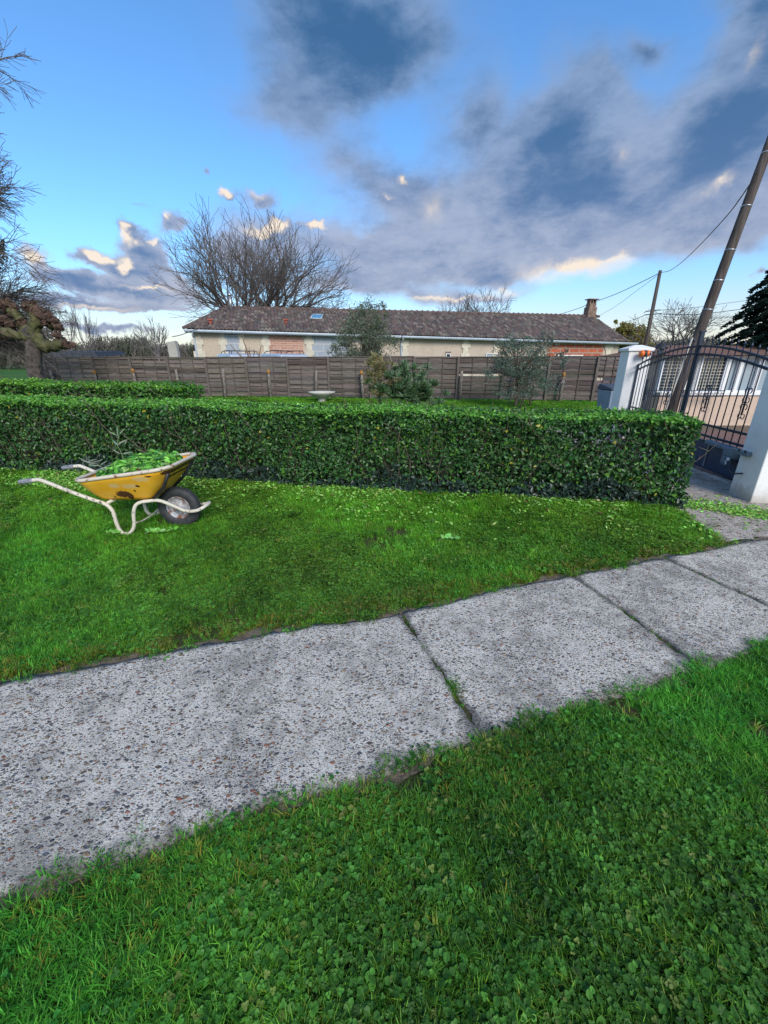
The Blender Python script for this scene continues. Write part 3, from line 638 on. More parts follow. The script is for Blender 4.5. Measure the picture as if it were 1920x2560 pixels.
# ------------------------------------------------------------------ long house
EL, ER = at(459, 824, 25.5), at(1574, 857, 33.0)
hd = Vector((ER.x-EL.x, ER.y-EL.y, 0)).normalized(); hn = Vector((-hd.y, hd.x, 0))     # hn points away from camera
RL, RR = at(562, 771, 30.3), at(1498, 793, 37.4)
HL = (Vector((ER.x, ER.y, 0))-Vector((EL.x, EL.y, 0))).length
house = empty('long_house', (EL.x, EL.y, 0), math.atan2(hd.y, hd.x)); MI = Matrix.Translation((EL.x, EL.y, 0)) @ Matrix.Rotation(math.atan2(hd.y, hd.x), 4, 'Z'); MI = MI.inverted()
eL, eR, rL, rR = [MI @ v for v in (EL, ER, RL, RR)]       # house-local: x along the facade, y away from camera
eave_z = lambda x: eL.z+(eR.z-eL.z)*x/HL
# roof front slope: real rows of canal tiles
def tiled(corner_a, corner_b, ridge_a, ridge_b, name, parent, pitch=.215, row=.36):
    a, b, c, d = [Vector(v) for v in (corner_a, corner_b, ridge_b, ridge_a)]; nrm = (b-a).cross(d-a).normalized(); nrm = nrm if nrm.z > 0 else -nrm
    nrows = int(((d-a).length)/row); N = int((b-a).length/pitch); mb = MB(); sub = 5
    V = []; Fs = []; C = []
    pal = [(.14, .10, .095), (.15, .11, .10), (.17, .125, .11), (.12, .096, .094), (.18, .145, .122), (.24, .205, .175), (.13, .11, .108), (.15, .14, .115)]
    for r in range(nrows):
        t0 = r/nrows; t1 = (r+1)/nrows+.012
        L0, R0 = a.lerp(d, t0), b.lerp(c, t0); L1, R1 = a.lerp(d, min(1, t1)), b.lerp(c, min(1, t1))
        # columns run straight up the slope: parametrise along a->b and clip to the slanted sides
        for k in range(N):
            x0 = a.lerp(b, k/N); w_ = (b-a).normalized(); ua = (d-a)-w_*((d-a).dot(w_)); ub = (c-b)-w_*((c-b).dot(w_)); up = ua.lerp(ub, k/N)
            p0 = x0+up*t0; p1 = x0+up*min(1, t1); w = (b-a)/N
            s0 = (p0-L0).dot(w); s1 = (R0-p0).dot(w)
            if s0 < -w.length_squared*.5 or s1 < w.length_squared*.5: continue
            col = random.choice(pal); j = random.uniform(.75, 1.25); col = tuple(min(1, q*j) for q in col); b0_ = len(V); lift = random.uniform(.0, .02)
            for i in range(sub+1):
                u = i/sub; hgt = .075*abs(sin(PI*u)); o_ = nrm*(hgt+.035+lift); o2_ = nrm*(hgt+.0+lift*.3)
                V += [p0+w*u+o_, p1+w*u+o2_, p0+w*u+nrm*(hgt-.03)]; C += [col]*3
            for i in range(sub):
                q0 = b0_+i*3; Fs += [(q0, q0+3, q0+4, q0+1), (q0+2, q0+5, q0+3, q0)]
    mb.add(V, Fs); mb.c = C; return mb.build(name, M['tile'], parent)
ov = Vector((0, 0, .06))
roof = tiled(eL+ov, eR+ov, rL, rR, 'roof', house)
bk = MB(); byy = rL.y*2-eL.y; beL, beR = Vector((eL.x, byy, eL.z)), Vector((eR.x, byy, eR.z))
dk_ = Vector((0, 0, -.07)); bk.add([eL+dk_*.2, eR+dk_*.2, rR+dk_*2, rL+dk_*2, beL, beR], [(0, 1, 2), (0, 2, 3), (3, 2, 5, 4), (0, 3, 4), (1, 5, 2)], col=(.1, .07, .065)); bk.build('roof_deck', M['tile'], house)
mb = MB(); mb.tube([rL+Vector((0, 0, .06)), rR+Vector((0, 0, .06))], .10, 8)
nn = 70
for i in range(nn): p = rL.lerp(rR, i/nn)+Vector((0, 0, .075)); mb.tube([p, rL.lerp(rR, (i+.25)/nn)+Vector((0, 0, .08))], .125, 8)
mb.tube([eL+ov+Vector((0, 0, .04)), rL+Vector((0, 0, .06))], .09, 8); mb.build('ridge_tiles', M['ridge'], house)
WY = .42; wt = lambda x: eave_z(x)+.12
def wallbox(x0, x1, z0, z1, y0, thick, name, m, parent=None, bevel=0):
    b = MB(); b.box(((x0+x1)/2, y0+thick/2, (z0+z1)/2), (x1-x0, thick, z1-z0)); return b.build(name, m, parent or house, bevel)
# body
b = MB(); b.add([(.45, WY, -.1), (HL-.5, WY, -.1), (HL-.5, byy-.3, -.1), (.45, byy-.3, -.1), (.45, WY, wt(0)), (HL-.5, WY, wt(HL)), (HL-.5, byy-.3, wt(HL)), (.45, byy-.3, wt(0))],
      [(0, 1, 5, 4), (1, 2, 6, 5), (2, 3, 7, 6), (3, 0, 4, 7)]); b.build('wall', M['beige'], house)
def hx(px):      # facade x of a picture column, at wall depth
    d = ray(px, 850); o = MI @ Vector((0, 0, CH)); dd = MI.to_3x3() @ Vector(d); t = (WY-o.y)/dd.y; return (o+dd*t).x
wallseg = [(510, 562, 'rubble', 'rubble_infill'), (562, 600, 'block', 'block_infill'), (602, 655, 'rubble', 'rubble_infill'), (664, 757, 'brick', 'brick_infill'), (778, 870, 'block', 'block_infill'), (1240, 1262, 'rubble', 'rubble_infill'), (1372, 1512, 'redblock', 'red_block_infill')]
for a, c_, m, nm in wallseg:
    x0, x1 = hx(a), hx(c_); z0 = 0 if m != 'redblock' else 1.75; wallbox(x0, x1, z0, wt(x0)-.03, WY-.03, .03, nm, M[m])
random.seed(2)
for px, w in ((494, .5), (556, .36), (604, .3), (664, .42), (772, .45), (1012, .4), (1165, .5), (1240, .3), (1525, .55)):
    qs = MB(); x = hx(px); z = 0; k = 0; top = wt(x)-.06
    while z < top-.12:
        hgt = min(random.uniform(.26, .4), top-z); ww = w*(1.0 if k % 2 else .62); qs.box((x, WY-.045, z+hgt/2), (ww*1.3, .05, hgt-.004)); z += hgt; k += 1
    qs.build('quoin', M['quoin'], house)
for a, c_, z0, z1 in ((1392, 1463, 1.0, 1.95), (1500, 1518, 1.0, 1.9)): wallbox(hx(a), hx(c_), z0, z1, WY-.06, .05, 'lintel', M['white'])
def window(px0, px1, z0, z1, gm='glass', fr=.05):
    x0, x1 = hx(px0), hx(px1); f = MB()
    for (cx, cz, w, h_) in (((x0+x1)/2, z1, x1-x0+fr*2, fr), ((x0+x1)/2, z0, x1-x0+fr*2, fr), (x0, (z0+z1)/2, fr, z1-z0), (x1, (z0+z1)/2, fr, z1-z0)): f.box((cx, WY-.05, cz), (w, .07, h_))
    o = f.build('window', M['whiteplastic'], house, .005); p = MB(); p.box(((x0+x1)/2, WY-.025, (z0+z1)/2), (x1-x0, .02, z1-z0)); p.build('pane', M[gm], o)
window(1117, 1127, 1.0, 1.98); window(1218, 1245, 1.0, 2.0, 'paleglass'); window(792, 818, .9, 1.75, 'paleglass'); window(1468, 1492, .9, 1.86)
wallbox(hx(1115), hx(1129), 2.02, 2.12, WY-.06, .05, 'lintel', M['chim'])
# gutters and downpipes
def gutter(px0, px1, drop=0.):
    x0, x1 = hx(px0), hx(px1); g = MB(); prof = [(-.09, .04), (-.10, -.02), (-.07, -.085), (0, -.10), (.05, -.08), (.055, .04), (.04, .035), (.035, -.05), (-.05, -.06), (-.08, .03)]
    V = [(x, -.02+py_, eave_z(x)+pz-.02-drop) for x in (x0, x1) for py_, pz in prof]; n_ = len(prof)
    g.add(V, [(i, (i+1) % n_, n_+(i+1) % n_, n_+i) for i in range(n_)]+[tuple(range(n_))[::-1], tuple(range(n_, 2*n_))]); g.box(((x0+x1)/2, .12, eave_z((x0+x1)/2)-.09-drop), (x1-x0, .03, .12), M=Matrix.Rotation(-math.atan2(eave_z(x1)-eave_z(x0), x1-x0), 3, 'Y'))
    return g.build('gutter', M['gutter'], house)
g1 = gutter(468, 846); g2 = gutter(848, 998, .0); g3 = gutter(1001, 1584)
for px in (487, 1003):
    x = hx(px); mb = MB(); z = eave_z(x); mb.tube(smooth_path([(x, -.02, z-.1), (x, .05, z-.22), (x, .30, z-.34), (x, .34, z-.5), (x, .34, .05)], 3), .055, 8); mb.build('downpipe', M['gutter'], house)
def on_roof(px, py):
    d = MI.to_3x3() @ Vector(ray(px, py)); o = MI @ Vector((0, 0, CH)); n_ = (eR-eL).cross(rL-eL); t = n_.dot(eL+ov*1.5-o)/n_.dot(d); return o+d*t
sl = [on_roof(*p) for p in ((776, 800), (802, 801), (808, 791), (783, 790))]; nr = (eR-eL).cross(rL-eL).normalized(); nr = nr if nr.z > 0 else -nr
f = MB(); 
for i in range(4): f.tube([sl[i]+nr*.11, sl[(i+1) % 4]+nr*.11], .045, 4)
o = f.build('skylight', M['gutter'], roof); p = MB(); p.add([v+nr*.13 for v in sl], [(0, 1, 2, 3)]); p.build('pane', M['skyglass'], o)
for px, py in ((527, 812), (715, 811)):
    p = on_roof(px, py); mb = MB(); mb.tube([p, p+Vector((0, -.05, .22))], .09, 8); mb.box(p+Vector((0, -.05, .27)), (.30, .26, .08)); mb.build('roof_vent', vary((.35, .08, .05), .3, 6, name='red_clay'), roof, .01)
p = on_roof(579, 779); mb = MB(); mb.tube([p, p+Vector((0, 0, .95))], .10, 12); mb.tube([p+Vector((0, 0, .95)), p+Vector((0, 0, 1.0)), p+Vector((0, 0, 1.12))], [.14, .15, .06], 12); mb.build('flue', M['metal'], roof)
# chimney on the ridge
p = MI @ at(1473, 793, 37.2); mb = MB(); mb.box(p+Vector((0, 0, .25)), (.78, .6, 1.0)); mb.box(p+Vector((0, 0, .76)), (.62, .5, .5))
for dx in (-.25, 0, .25): mb.box(p+Vector((dx, 0, 1.14)), (.10, .42, .3))
mb.box(p+Vector((0, 0, 1.32)), (.92, .66, .07)); mb.build('chimney', M['chim'], roof, .015)
tag(house, 'long low stone house with a brown tiled roof behind the fence', 'house')

# concrete column with cable, vehicles, sticks, tarp
c = at(438, 890, 23); root = MB(); root.add([(-.26, -.15, 0), (.3, -.15, 0), (.3, .15, 0), (-.26, .15, 0), (-.26, -.15, 2.42), (.18, -.15, 2.5), (.18, .15, 2.5), (-.26, .15, 2.42)], [(3, 2, 1, 0), (4, 5, 6, 7), (0, 1, 5, 4), (1, 2, 6, 5), (2, 3, 7, 6), (3, 0, 4, 7)])
o = root.build('concrete_column', M['concrete'], None, .02); o.location = (c.x, 23, 0); tag(o, 'pale concrete column standing left of the long house', 'column')
mb = MB(); mb.tube(smooth_path([at(430, 842, 23), at(450, 838, 23.6), at(470, 831, 24.5), at(495, 822, 25.7)], 4), .018, 5); o = mb.build('cable', M['black']); tag(o, 'short cable from the concrete column to the house eave', 'cable')

def car(base, rz, L, H, paint, label):
    root = empty('parked_car', base, rz); W = 1.75
    prof = [(-L/2, .35), (-L/2+.02, .95), (-L/2+.25, 1.12), (-L/2+.55, H-.06), (-L/2+.9, H), (L*.12, H), (L*.2, H-.06), (L*.32, 1.1), (L/2-.15, .92), (L/2, .7), (L/2, .35)]
    b_ = MB(); n_ = len(prof); V = [(x, y*(.86 if z > 1.15 else 1), z) for y in (-W/2, W/2) for x, z in prof]
    b_.add(V, [(i, i+1, n_+i+1, n_+i) for i in range(n_-1)]+[(n_-1, 0, n_, 2*n_-1)]+[tuple(range(n_))[::-1], tuple(range(n_, 2*n_))]); b_.build('body', paint, root, .05)
    for sy in (-1, 1):
        g_ = MB(); y = sy*(W/2*.865+.005); yy = sy*(W/2*.94+.01)
        g_.add([(-L/2+.5, yy, 1.17), (L*.27, yy, 1.17), (L*.14, y, H-.12), (-L/2+.72, y, H-.12)], [(0, 1, 2, 3) if sy < 0 else (3, 2, 1, 0)]); g_.build('side_window', M['glass'], root)
        r_ = MB(); ys = sy*.62; r_.tube(smooth_path([(-L/2+.75, ys, H-.01), (-L/2+.9, ys, H+.12), (L*.02, ys, H+.12), (L*.12, ys, H)], 4), .02, 6)
        for x in (-L/2+1.1, -.25): r_.tube([(x, ys, H-.01), (x, ys, H+.12)], .018, 6)
        r_.build('roof_rail', M['black'], root)
    rb = MB()
    for x in (-L/2+1.2, -.2): rb.box((x, 0, H+.13), (.07, 1.25, .03))
    rb.build('rack_bar', M['black'], root, .005)
    for x in (-L*.3, L*.3):
        for sy in (-1, 1):
            w = MB(); w.tube([(x, sy*(W/2-.2), .32), (x, sy*(W/2+.01), .32)], .32, 20); ww = w.build('wheel', M['rubber'], root); h_ = MB(); h_.tube([(x, sy*(W/2), .32), (x, sy*(W/2+.02), .32)], .19, 16); h_.build('hubcap', M['metal'], ww)
    for sy in (-1, 1): t_ = MB(); t_.box((-L/2+.06, sy*(W/2-.16), 1.0), (.12, .2, .26)); t_.build('tail_light', M['red'], root, .02)
    return tag(root, label, 'car')
car((at(590, 885, 22.2).x, 22.2, 0), PI-.95, 4.3, 1.84, M['car'], 'silver estate car with roof rack behind the fence, left of the dry stalks')
car((at(698, 885, 22.6).x, 22.6, 0), PI-.85, 4.3, 1.85, M['car'], 'pale estate car with roof rails behind the fence, right of the dry stalks')
random.seed(4); c = at(628, 890, 19.2); root = MB()
for (dx, h_, lean, r) in ((-.12, 2.55, -.28, .03), (-.02, 2.1, -.05, .02), (.12, 2.0, .03, .02), (.35, 2.2, .22, .025), (.28, 1.95, .1, .02), (-.3, 2.2, -.85, .03), (.05, 1.95, .15, .02)):
    root.tube(smooth_path([(dx*.4, 0, 0), (dx*.8, 0, h_*.6), (dx+lean*.7, 0, h_)], 4), [r*2, r*2, r*1.8, r*1.7, r*1.5, r*1.3, r*1, r*.7, r*.4], 5)
o = root.build('dry_stalks', vary((.2, .13, .08), .3, 6, name='stalk')); o.location = (c.x, 19.2, 0); tag(o, 'clump of brown dry stalks rising above the fence in front of the cars', 'stalks')
c = at(222, 885, 26); root = empty('low_shed', (c.x, 26, 0)); mb = MB(); mb.box((0, 0, .85), (2.8, 2.4, 1.7)); mb.build('wall', M['tarp'], root); mb = MB()
mb.add([(-1.8, -1.4, 1.72), (1.5, -1.4, 1.72), (1.5, 1.4, 1.9), (-1.8, 1.4, 1.9), (-1.5, -1.3, 2.02), (1.2, -1.3, 2.02), (1.2, 1.3, 2.1), (-1.5, 1.3, 2.1)], [(3, 2, 1, 0), (4, 5, 6, 7), (0, 1, 5, 4), (1, 2, 6, 5), (2, 3, 7, 6), (3, 0, 4, 7)])
for x in (-1.2, -.6, 0, .6, 1.1): mb.tube([(x, -1.45, 1.74), (x-.1, -1.3, 2.05)], .03, 5)
mb.build('roof', M['tarp'], root, .02); tag(root, 'low dark shed roof peeping over the fence right of the pollarded tree', 'shed')

# ------------------------------------------------------------------ fence
FP = [Vector((-15.7, 18.2, 0)), Vector((-3, 17.4, 0)), Vector((8.75, 15.5, 0))]
def fence_at(px):
    d = ray(px, 893)
    for a, b in ((FP[0], FP[1]), (FP[1], FP[2])):
        e = b-a; den = d[0]*e.y-d[1]*e.x; t = (a.x*e.y-a.y*e.x)/den; p = Vector((d[0]*t, d[1]*t, 0)); u = (p-a).dot(e)/e.dot(e)
        if u <= 1.0001 or a is FP[1]: return p, e.normalized()
random.seed(31); FH = 1.63
fence = empty('wooden_fence', (0, 17.4, 0)); fo = Vector((0, 17.4, 0))
cols = [62, 136, 229, 324, 418, 513, 614, 717, 820, 926, 1036, 1146, 1260, 1375, 1496, 1562]
posts = [fence_at(c_) for c_ in cols]
for i in range(len(posts)-1):
    a, b = posts[i][0]-fo, posts[i+1][0]-fo; e = (b-a); L = e.length; u = e/L; nrm = Vector((-u.y, u.x, 0)); mb = MB(); rz = math.atan2(u.y, u.x)
    top = FH+random.uniform(-.025, .025); sag = random.uniform(-.02, .02)
    base_c = (.140, .117, .105) if i != 1 else (.23, .19, .16)
    if i == 0: base_c = (.10, .09, .095)
    z = .1; k = 0
    while z < top-.02:
        h_ = random.uniform(.065, .115); h_ = min(h_, top-z); j = random.uniform(.6, 1.35); cc = tuple(q_*j*random.uniform(.93, 1.07) for q_ in base_c)
        gap = random.random() < .045 and i > 2; off = .008*(1 if k % 2 else -1); seg = 8; V = []
        if not gap or random.random() < .4:
            w0 = random.uniform(-.006, .006); w1 = random.uniform(-.006, .006); bow = random.uniform(-.004, .004)
            for s_ in range(seg+1):
                t = s_/seg; p = a+e*t; wv = sin(t*3*PI+(0 if k % 2 else PI))*.010; zz_ = z+w0*(1-t)+w1*t+bow*sin(PI*t)+sag*t
                for (dy, dz) in ((-.005, 0), (.005, 0), (.005, h_+.012), (-.005, h_+.012)): V.append(p+nrm*(wv+off*1.0+dy+(.004 if dz > 0 else -.004))+Vector((0, 0, zz_+dz)))
            Fs = []
            for s_ in range(seg):
                for m_ in range(4): Fs.append((s_*4+m_, (s_+1)*4+m_, (s_+1)*4+(m_+1) % 4, s_*4+(m_+1) % 4))
            Fs += [(0, 1, 2, 3), (seg*4+3, seg*4+2, seg*4+1, seg*4)]; mb.add(V, Fs, 0, False, cc)
        z += h_; k += 1
    for t in (.33, .66): p = a+e*t; mb.box(p-nrm*.035+Vector((0, 0, top/2+.05)), (.03, .012, top-.1), rz, col=tuple(q_*.8 for q_ in base_c))
    mb.box(a.lerp(b, .5)+Vector((0, 0, top+.012)), (L, .07, .022), rz, col=tuple(q_*1.2 for q_ in base_c)); mb.build('slat_panel', M['wood'], fence)
for (p, u) in posts:
    mb = MB(); lean = random.uniform(-.05, .02); h_ = FH+random.uniform(.0, .03); c_ = p-fo-Vector((0, .055, 0))
    mb.box(c_+Vector((0, 0, h_/2)), (.085, .075, h_), 0, col=(.15, .125, .11)); mb.build('post', M['wood'], fence, .006)
for px in (98, 131, 236, 338, 447, 557, 672, 787, 907, 1031, 1153, 1283, 1407):
    p = fence_at(px)[0]-fo-Vector((0, .28, 0)); h_ = random.uniform(1.08, 1.2); mb = MB(); lx = random.uniform(-.06, .06)+(-.06 if px < 500 else (.07 if px > 1100 else 0))
    mb.tube([p+Vector((0, 0, -.05)), p+Vector((lx*.8, .05, h_*.8)), p+Vector((lx, .07, h_))], [.065, .06, .05], 7); st = mb.build('stake', M['stake'], fence)
    if px in (236, 672, 1407, 907, 338): mb = MB(); mb.tube([p+Vector((lx*.85, .05, h_*.86)), p+Vector((lx, .07, h_+.004))], [.066, .056], 7); mb.build('lichen_cap', M['rusttop'], st)
tag(fence, 'long weathered wooden slat fence with short stakes between hedge and house', 'fence')
# loose low stakes at far left and the bowl planter
bc = at(805, 990, 15.6); root = empty('bowl_planter', (bc.x, 15.6, 0)); mb = MB()
prof = [(0, .16), (.16, .16), (.20, .19), (.34, .25), (.47, .36), (.50, .405), (.485, .41), (.44, .37), (.30, .30), (0, .28)]; V = []; N = 32
for r_, z in prof:
    for k in range(N): a = 2*PI*k/N; V.append((r_*cos(a)*1.02, r_*sin(a), z))
mb.add(V, [(i*N+k, i*N+(k+1) % N, (i+1)*N+(k+1) % N, (i+1)*N+k) for i in range(len(prof)-1) for k in range(N)], 0, True); mb.build('bowl', M['bowl'], root)
mb = MB(); mb.tube([(0, 0, 0), (0, 0, .04), (0, 0, .1), (0, 0, .165)], [.22, .21, .13, .15], 20); mb.build('foot', M['bowl'], root); tag(root, 'wide pale concrete bowl planter on the grass before the fence', 'planter')

# ------------------------------------------------------------------ hedges
def hedge(name, A, Bp, thick, h0, h1, label, seed, top_col, side_col, dens=1.0, leaf=.036, ivy=True, cut_end=True):
    r = np.random.default_rng(seed); A = np.array(A); Bv = np.array(Bp); L = np.linalg.norm(Bv-A); u = (Bv-A)/L; w = np.array([-u[1], u[0]])
    if w[1] < 0: w = -w
    root = empty(name, (A[0], A[1], 0)); allP = []; allN = []; allC = []; allS = []
    hh = lambda s_: h0+(h1-h0)*s_/L+.012*np.sin(s_*2.3)+.01*np.sin(s_*5.1+1)
    bulge = lambda s_, z: .03*np.sin(s_*1.7+z*4)+.02*np.sin(s_*4.3-z*7)+.015*np.sin(s_*9+z*11)
    def put(s_, t, z, nrm, col, size):
        P_ = np.stack([u[0]*s_+w[0]*t, u[1]*s_+w[1]*t, z], 1); allP.append(P_); allN.append(nrm); allC.append(col); allS.append(size)
    mk = lambda k, v: np.tile(np.array(v)[None], (k, 1))
    wf = np.array([-w[0], -w[1], .0])
    # front and back faces
    for side, k in ((0, int(L*1.0*2600*dens)), (1, int(L*1.0*1700*dens))):
        s_ = r.random(k)*L; z = r.random(k)**.95*(hh(s_)-.01); dep = r.exponential(.042, k); b = bulge(s_, z); foot = .0+.05*np.clip((.25-z)/.25, 0, 1)
        t = (-b+dep-foot) if side == 0 else thick+b-dep
        # thinner cover in irregular patches: bare wood shows
        pn = np.sin(s_*2.1+z*3)+np.sin(s_*3.7-z*5+2)+np.sin(s_*7.9+z*9)*.6
        keep = (r.random(k) < np.where((z > .18) & (z < .75), np.clip(.58-.22*pn, .25, 1), .95)); s_, z, t = s_[keep], z[keep], t[keep]; k = len(s_)
        nr_ = mk(k, wf if side == 0 else -wf)+r.normal(size=(k, 3))*.72+np.array([0, 0, .35])
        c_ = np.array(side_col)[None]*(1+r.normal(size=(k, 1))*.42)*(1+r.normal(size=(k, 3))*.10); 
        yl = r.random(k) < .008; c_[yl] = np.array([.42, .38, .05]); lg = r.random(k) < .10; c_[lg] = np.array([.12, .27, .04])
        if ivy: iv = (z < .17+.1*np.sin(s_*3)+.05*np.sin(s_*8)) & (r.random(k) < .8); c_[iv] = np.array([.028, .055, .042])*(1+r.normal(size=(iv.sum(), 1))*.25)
        sz = leaf*(.7+.7*r.random(k)); 
        if ivy: sz = np.where(iv, sz*1.25, sz)
        put(s_, t, z, nr_, np.clip(c_, .004, .8), sz)
    # top
    k = int(L*thick*3600*dens); s_ = r.random(k)*L; t = r.random(k)*(thick+.04)-.02; z = hh(s_)+.010*r.normal(size=k)-r.exponential(.018, k)+.01*np.sin(t*18+s_*5)
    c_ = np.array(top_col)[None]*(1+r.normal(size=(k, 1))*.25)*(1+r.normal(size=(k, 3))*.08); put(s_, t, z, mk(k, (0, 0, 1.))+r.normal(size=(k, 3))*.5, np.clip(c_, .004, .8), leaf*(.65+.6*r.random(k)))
    # stray shoots above the cut
    k0_ = int(L*9); cs_ = r.random(k0_)*L; ct_ = r.random(k0_)*thick; q_i = np.repeat(np.arange(k0_), 5); k = len(q_i); s_ = cs_[q_i]+r.normal(size=k)*.012; t = ct_[q_i]+r.normal(size=k)*.012
    put(s_, t, hh(s_)+r.random(k)*.045, r.normal(size=(k, 3)), np.clip(np.array(top_col)[None]*(1.1+r.normal(size=(k, 1))*.2), .004, .8), leaf*(.6+.4*r.random(k)))
    # ends
    for e in (0, 1):
        k = int(thick*2800*dens); t = r.random(k)*thick; z = r.random(k)*(h1 if e else h0); b = bulge(t*2+e, z)-r.exponential(.035, k); s_ = (L+b) if e else -b
        c_ = np.array(side_col)[None]*1.25*(1+r.normal(size=(k, 1))*.3); put(s_, t, z, mk(k, np.array([u[0], u[1], 0])*(1 if e else -1))+r.normal(size=(k, 3))*.55, np.clip(c_, .004, .8), leaf*(.7+.6*r.random(k)))
    # interior
    k = int(L*thick*h0*3600*dens); s_ = r.random(k)*L; t = .1+r.random(k)*(thick-.2); z = r.random(k)*h0*.97
    put(s_, t, z, r.normal(size=(k, 3))+np.array([0, 0, .2]), np.array(side_col)[None]*(.8+.4*r.random((k, 1))), leaf*(.8+.6*r.random(k)))
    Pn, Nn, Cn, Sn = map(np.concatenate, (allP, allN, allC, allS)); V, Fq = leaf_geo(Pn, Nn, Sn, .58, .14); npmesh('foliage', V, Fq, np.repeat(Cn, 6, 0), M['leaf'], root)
    mb = MB(); random.seed(seed)
    for _ in range(int(L*45)):
        s_ = random.uniform(0, L); t = random.uniform(.05, thick-.05); p = Vector((u[0]*s_+w[0]*t, u[1]*s_+w[1]*t, 0)); q_ = p.copy(); pts = [p]; d = Vector((random.uniform(-.4, .4), random.uniform(-.25, .25), 1)); H_ = random.uniform(.6, .98)*h0
        while q_.z < H_: d = (d+Vector((random.uniform(-.45, .45), random.uniform(-.25, .25), .15))).normalized(); q_ = q_+d*.12; pts.append(q_.copy())
        r0 = random.uniform(.003, .008); mb.tube(pts, [r0*(1-.6*i/len(pts)) for i in range(len(pts))], 4, cap=False)
        for i in range(1, len(pts)-1):
            if random.random() < .55: e = pts[i]+Vector((random.uniform(-.2, .2), -random.uniform(0, .1), random.uniform(.03, .14))); mb.tube([pts[i], e], [.0035, .0018], 3, cap=False)
    mb.build('stems', M['twig'], root)
    return tag(root, label, 'hedge')
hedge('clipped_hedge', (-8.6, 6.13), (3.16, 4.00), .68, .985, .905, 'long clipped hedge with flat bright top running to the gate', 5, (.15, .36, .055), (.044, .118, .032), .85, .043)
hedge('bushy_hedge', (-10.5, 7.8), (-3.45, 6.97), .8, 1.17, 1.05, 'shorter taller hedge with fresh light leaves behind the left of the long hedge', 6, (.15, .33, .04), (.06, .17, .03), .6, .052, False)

# ------------------------------------------------------------------ gate pillars, gate
def GX(y): return 4.28+.14*(y-4.45)
ga = math.atan2(1, .14); gu = Vector((.14, 1, 0)).normalized(); gn = Vector((-gu.y, gu.x, 0))     # along the gate; gn = into the garden
def pillar(c, size, h, label, cap=True):
    root = empty('gate_pillar', c, ga-PI/2); b_ = MB(); b_.box((0, 0, h/2-.05), (size, size, h+.1)); b_.build('shaft', M['white'], root, .012)
    k = MB(); s_ = size/2+.03; V = [(x*s_, y*s_, z) for z in (h, h+.05) for x, y in ((-1, -1), (1, -1), (1, 1), (-1, 1))]+[(x*.06, y*.06, h+.11) for x, y in ((-1, -1), (1, -1), (1, 1), (-1, 1))]
    k.add(V, [(3, 2, 1, 0), (0, 1, 5, 4), (1, 2, 6, 5), (2, 3, 7, 6), (3, 0, 4, 7), (4, 5, 9, 8), (5, 6, 10, 9), (6, 7, 11, 10), (7, 4, 8, 11), (8, 9, 10, 11)]); k.build('cap', M['white'], root, .008)
    return tag(root, label, 'pillar')
YN, YF = 4.28, 8.22
pn_c = Vector((4.20, YN, 0)); pillar(pn_c, .36, 1.8, 'near white gate pillar at the right edge with the motor bracket')
pf_c = Vector((GX(YF)+.0, YF, 0)); pillar(pf_c, .40, 1.64, 'far white gate pillar with the orange beacon beyond the hedge')
# white wall right of the near pillar
mb = MB(); mb.box((5.6, 4.30, .8), (2.35, .2, 1.7)); o = mb.build('garden_wall', M['white'], None, .01); tag(o, 'low white garden wall running right from the near gate pillar', 'wall')
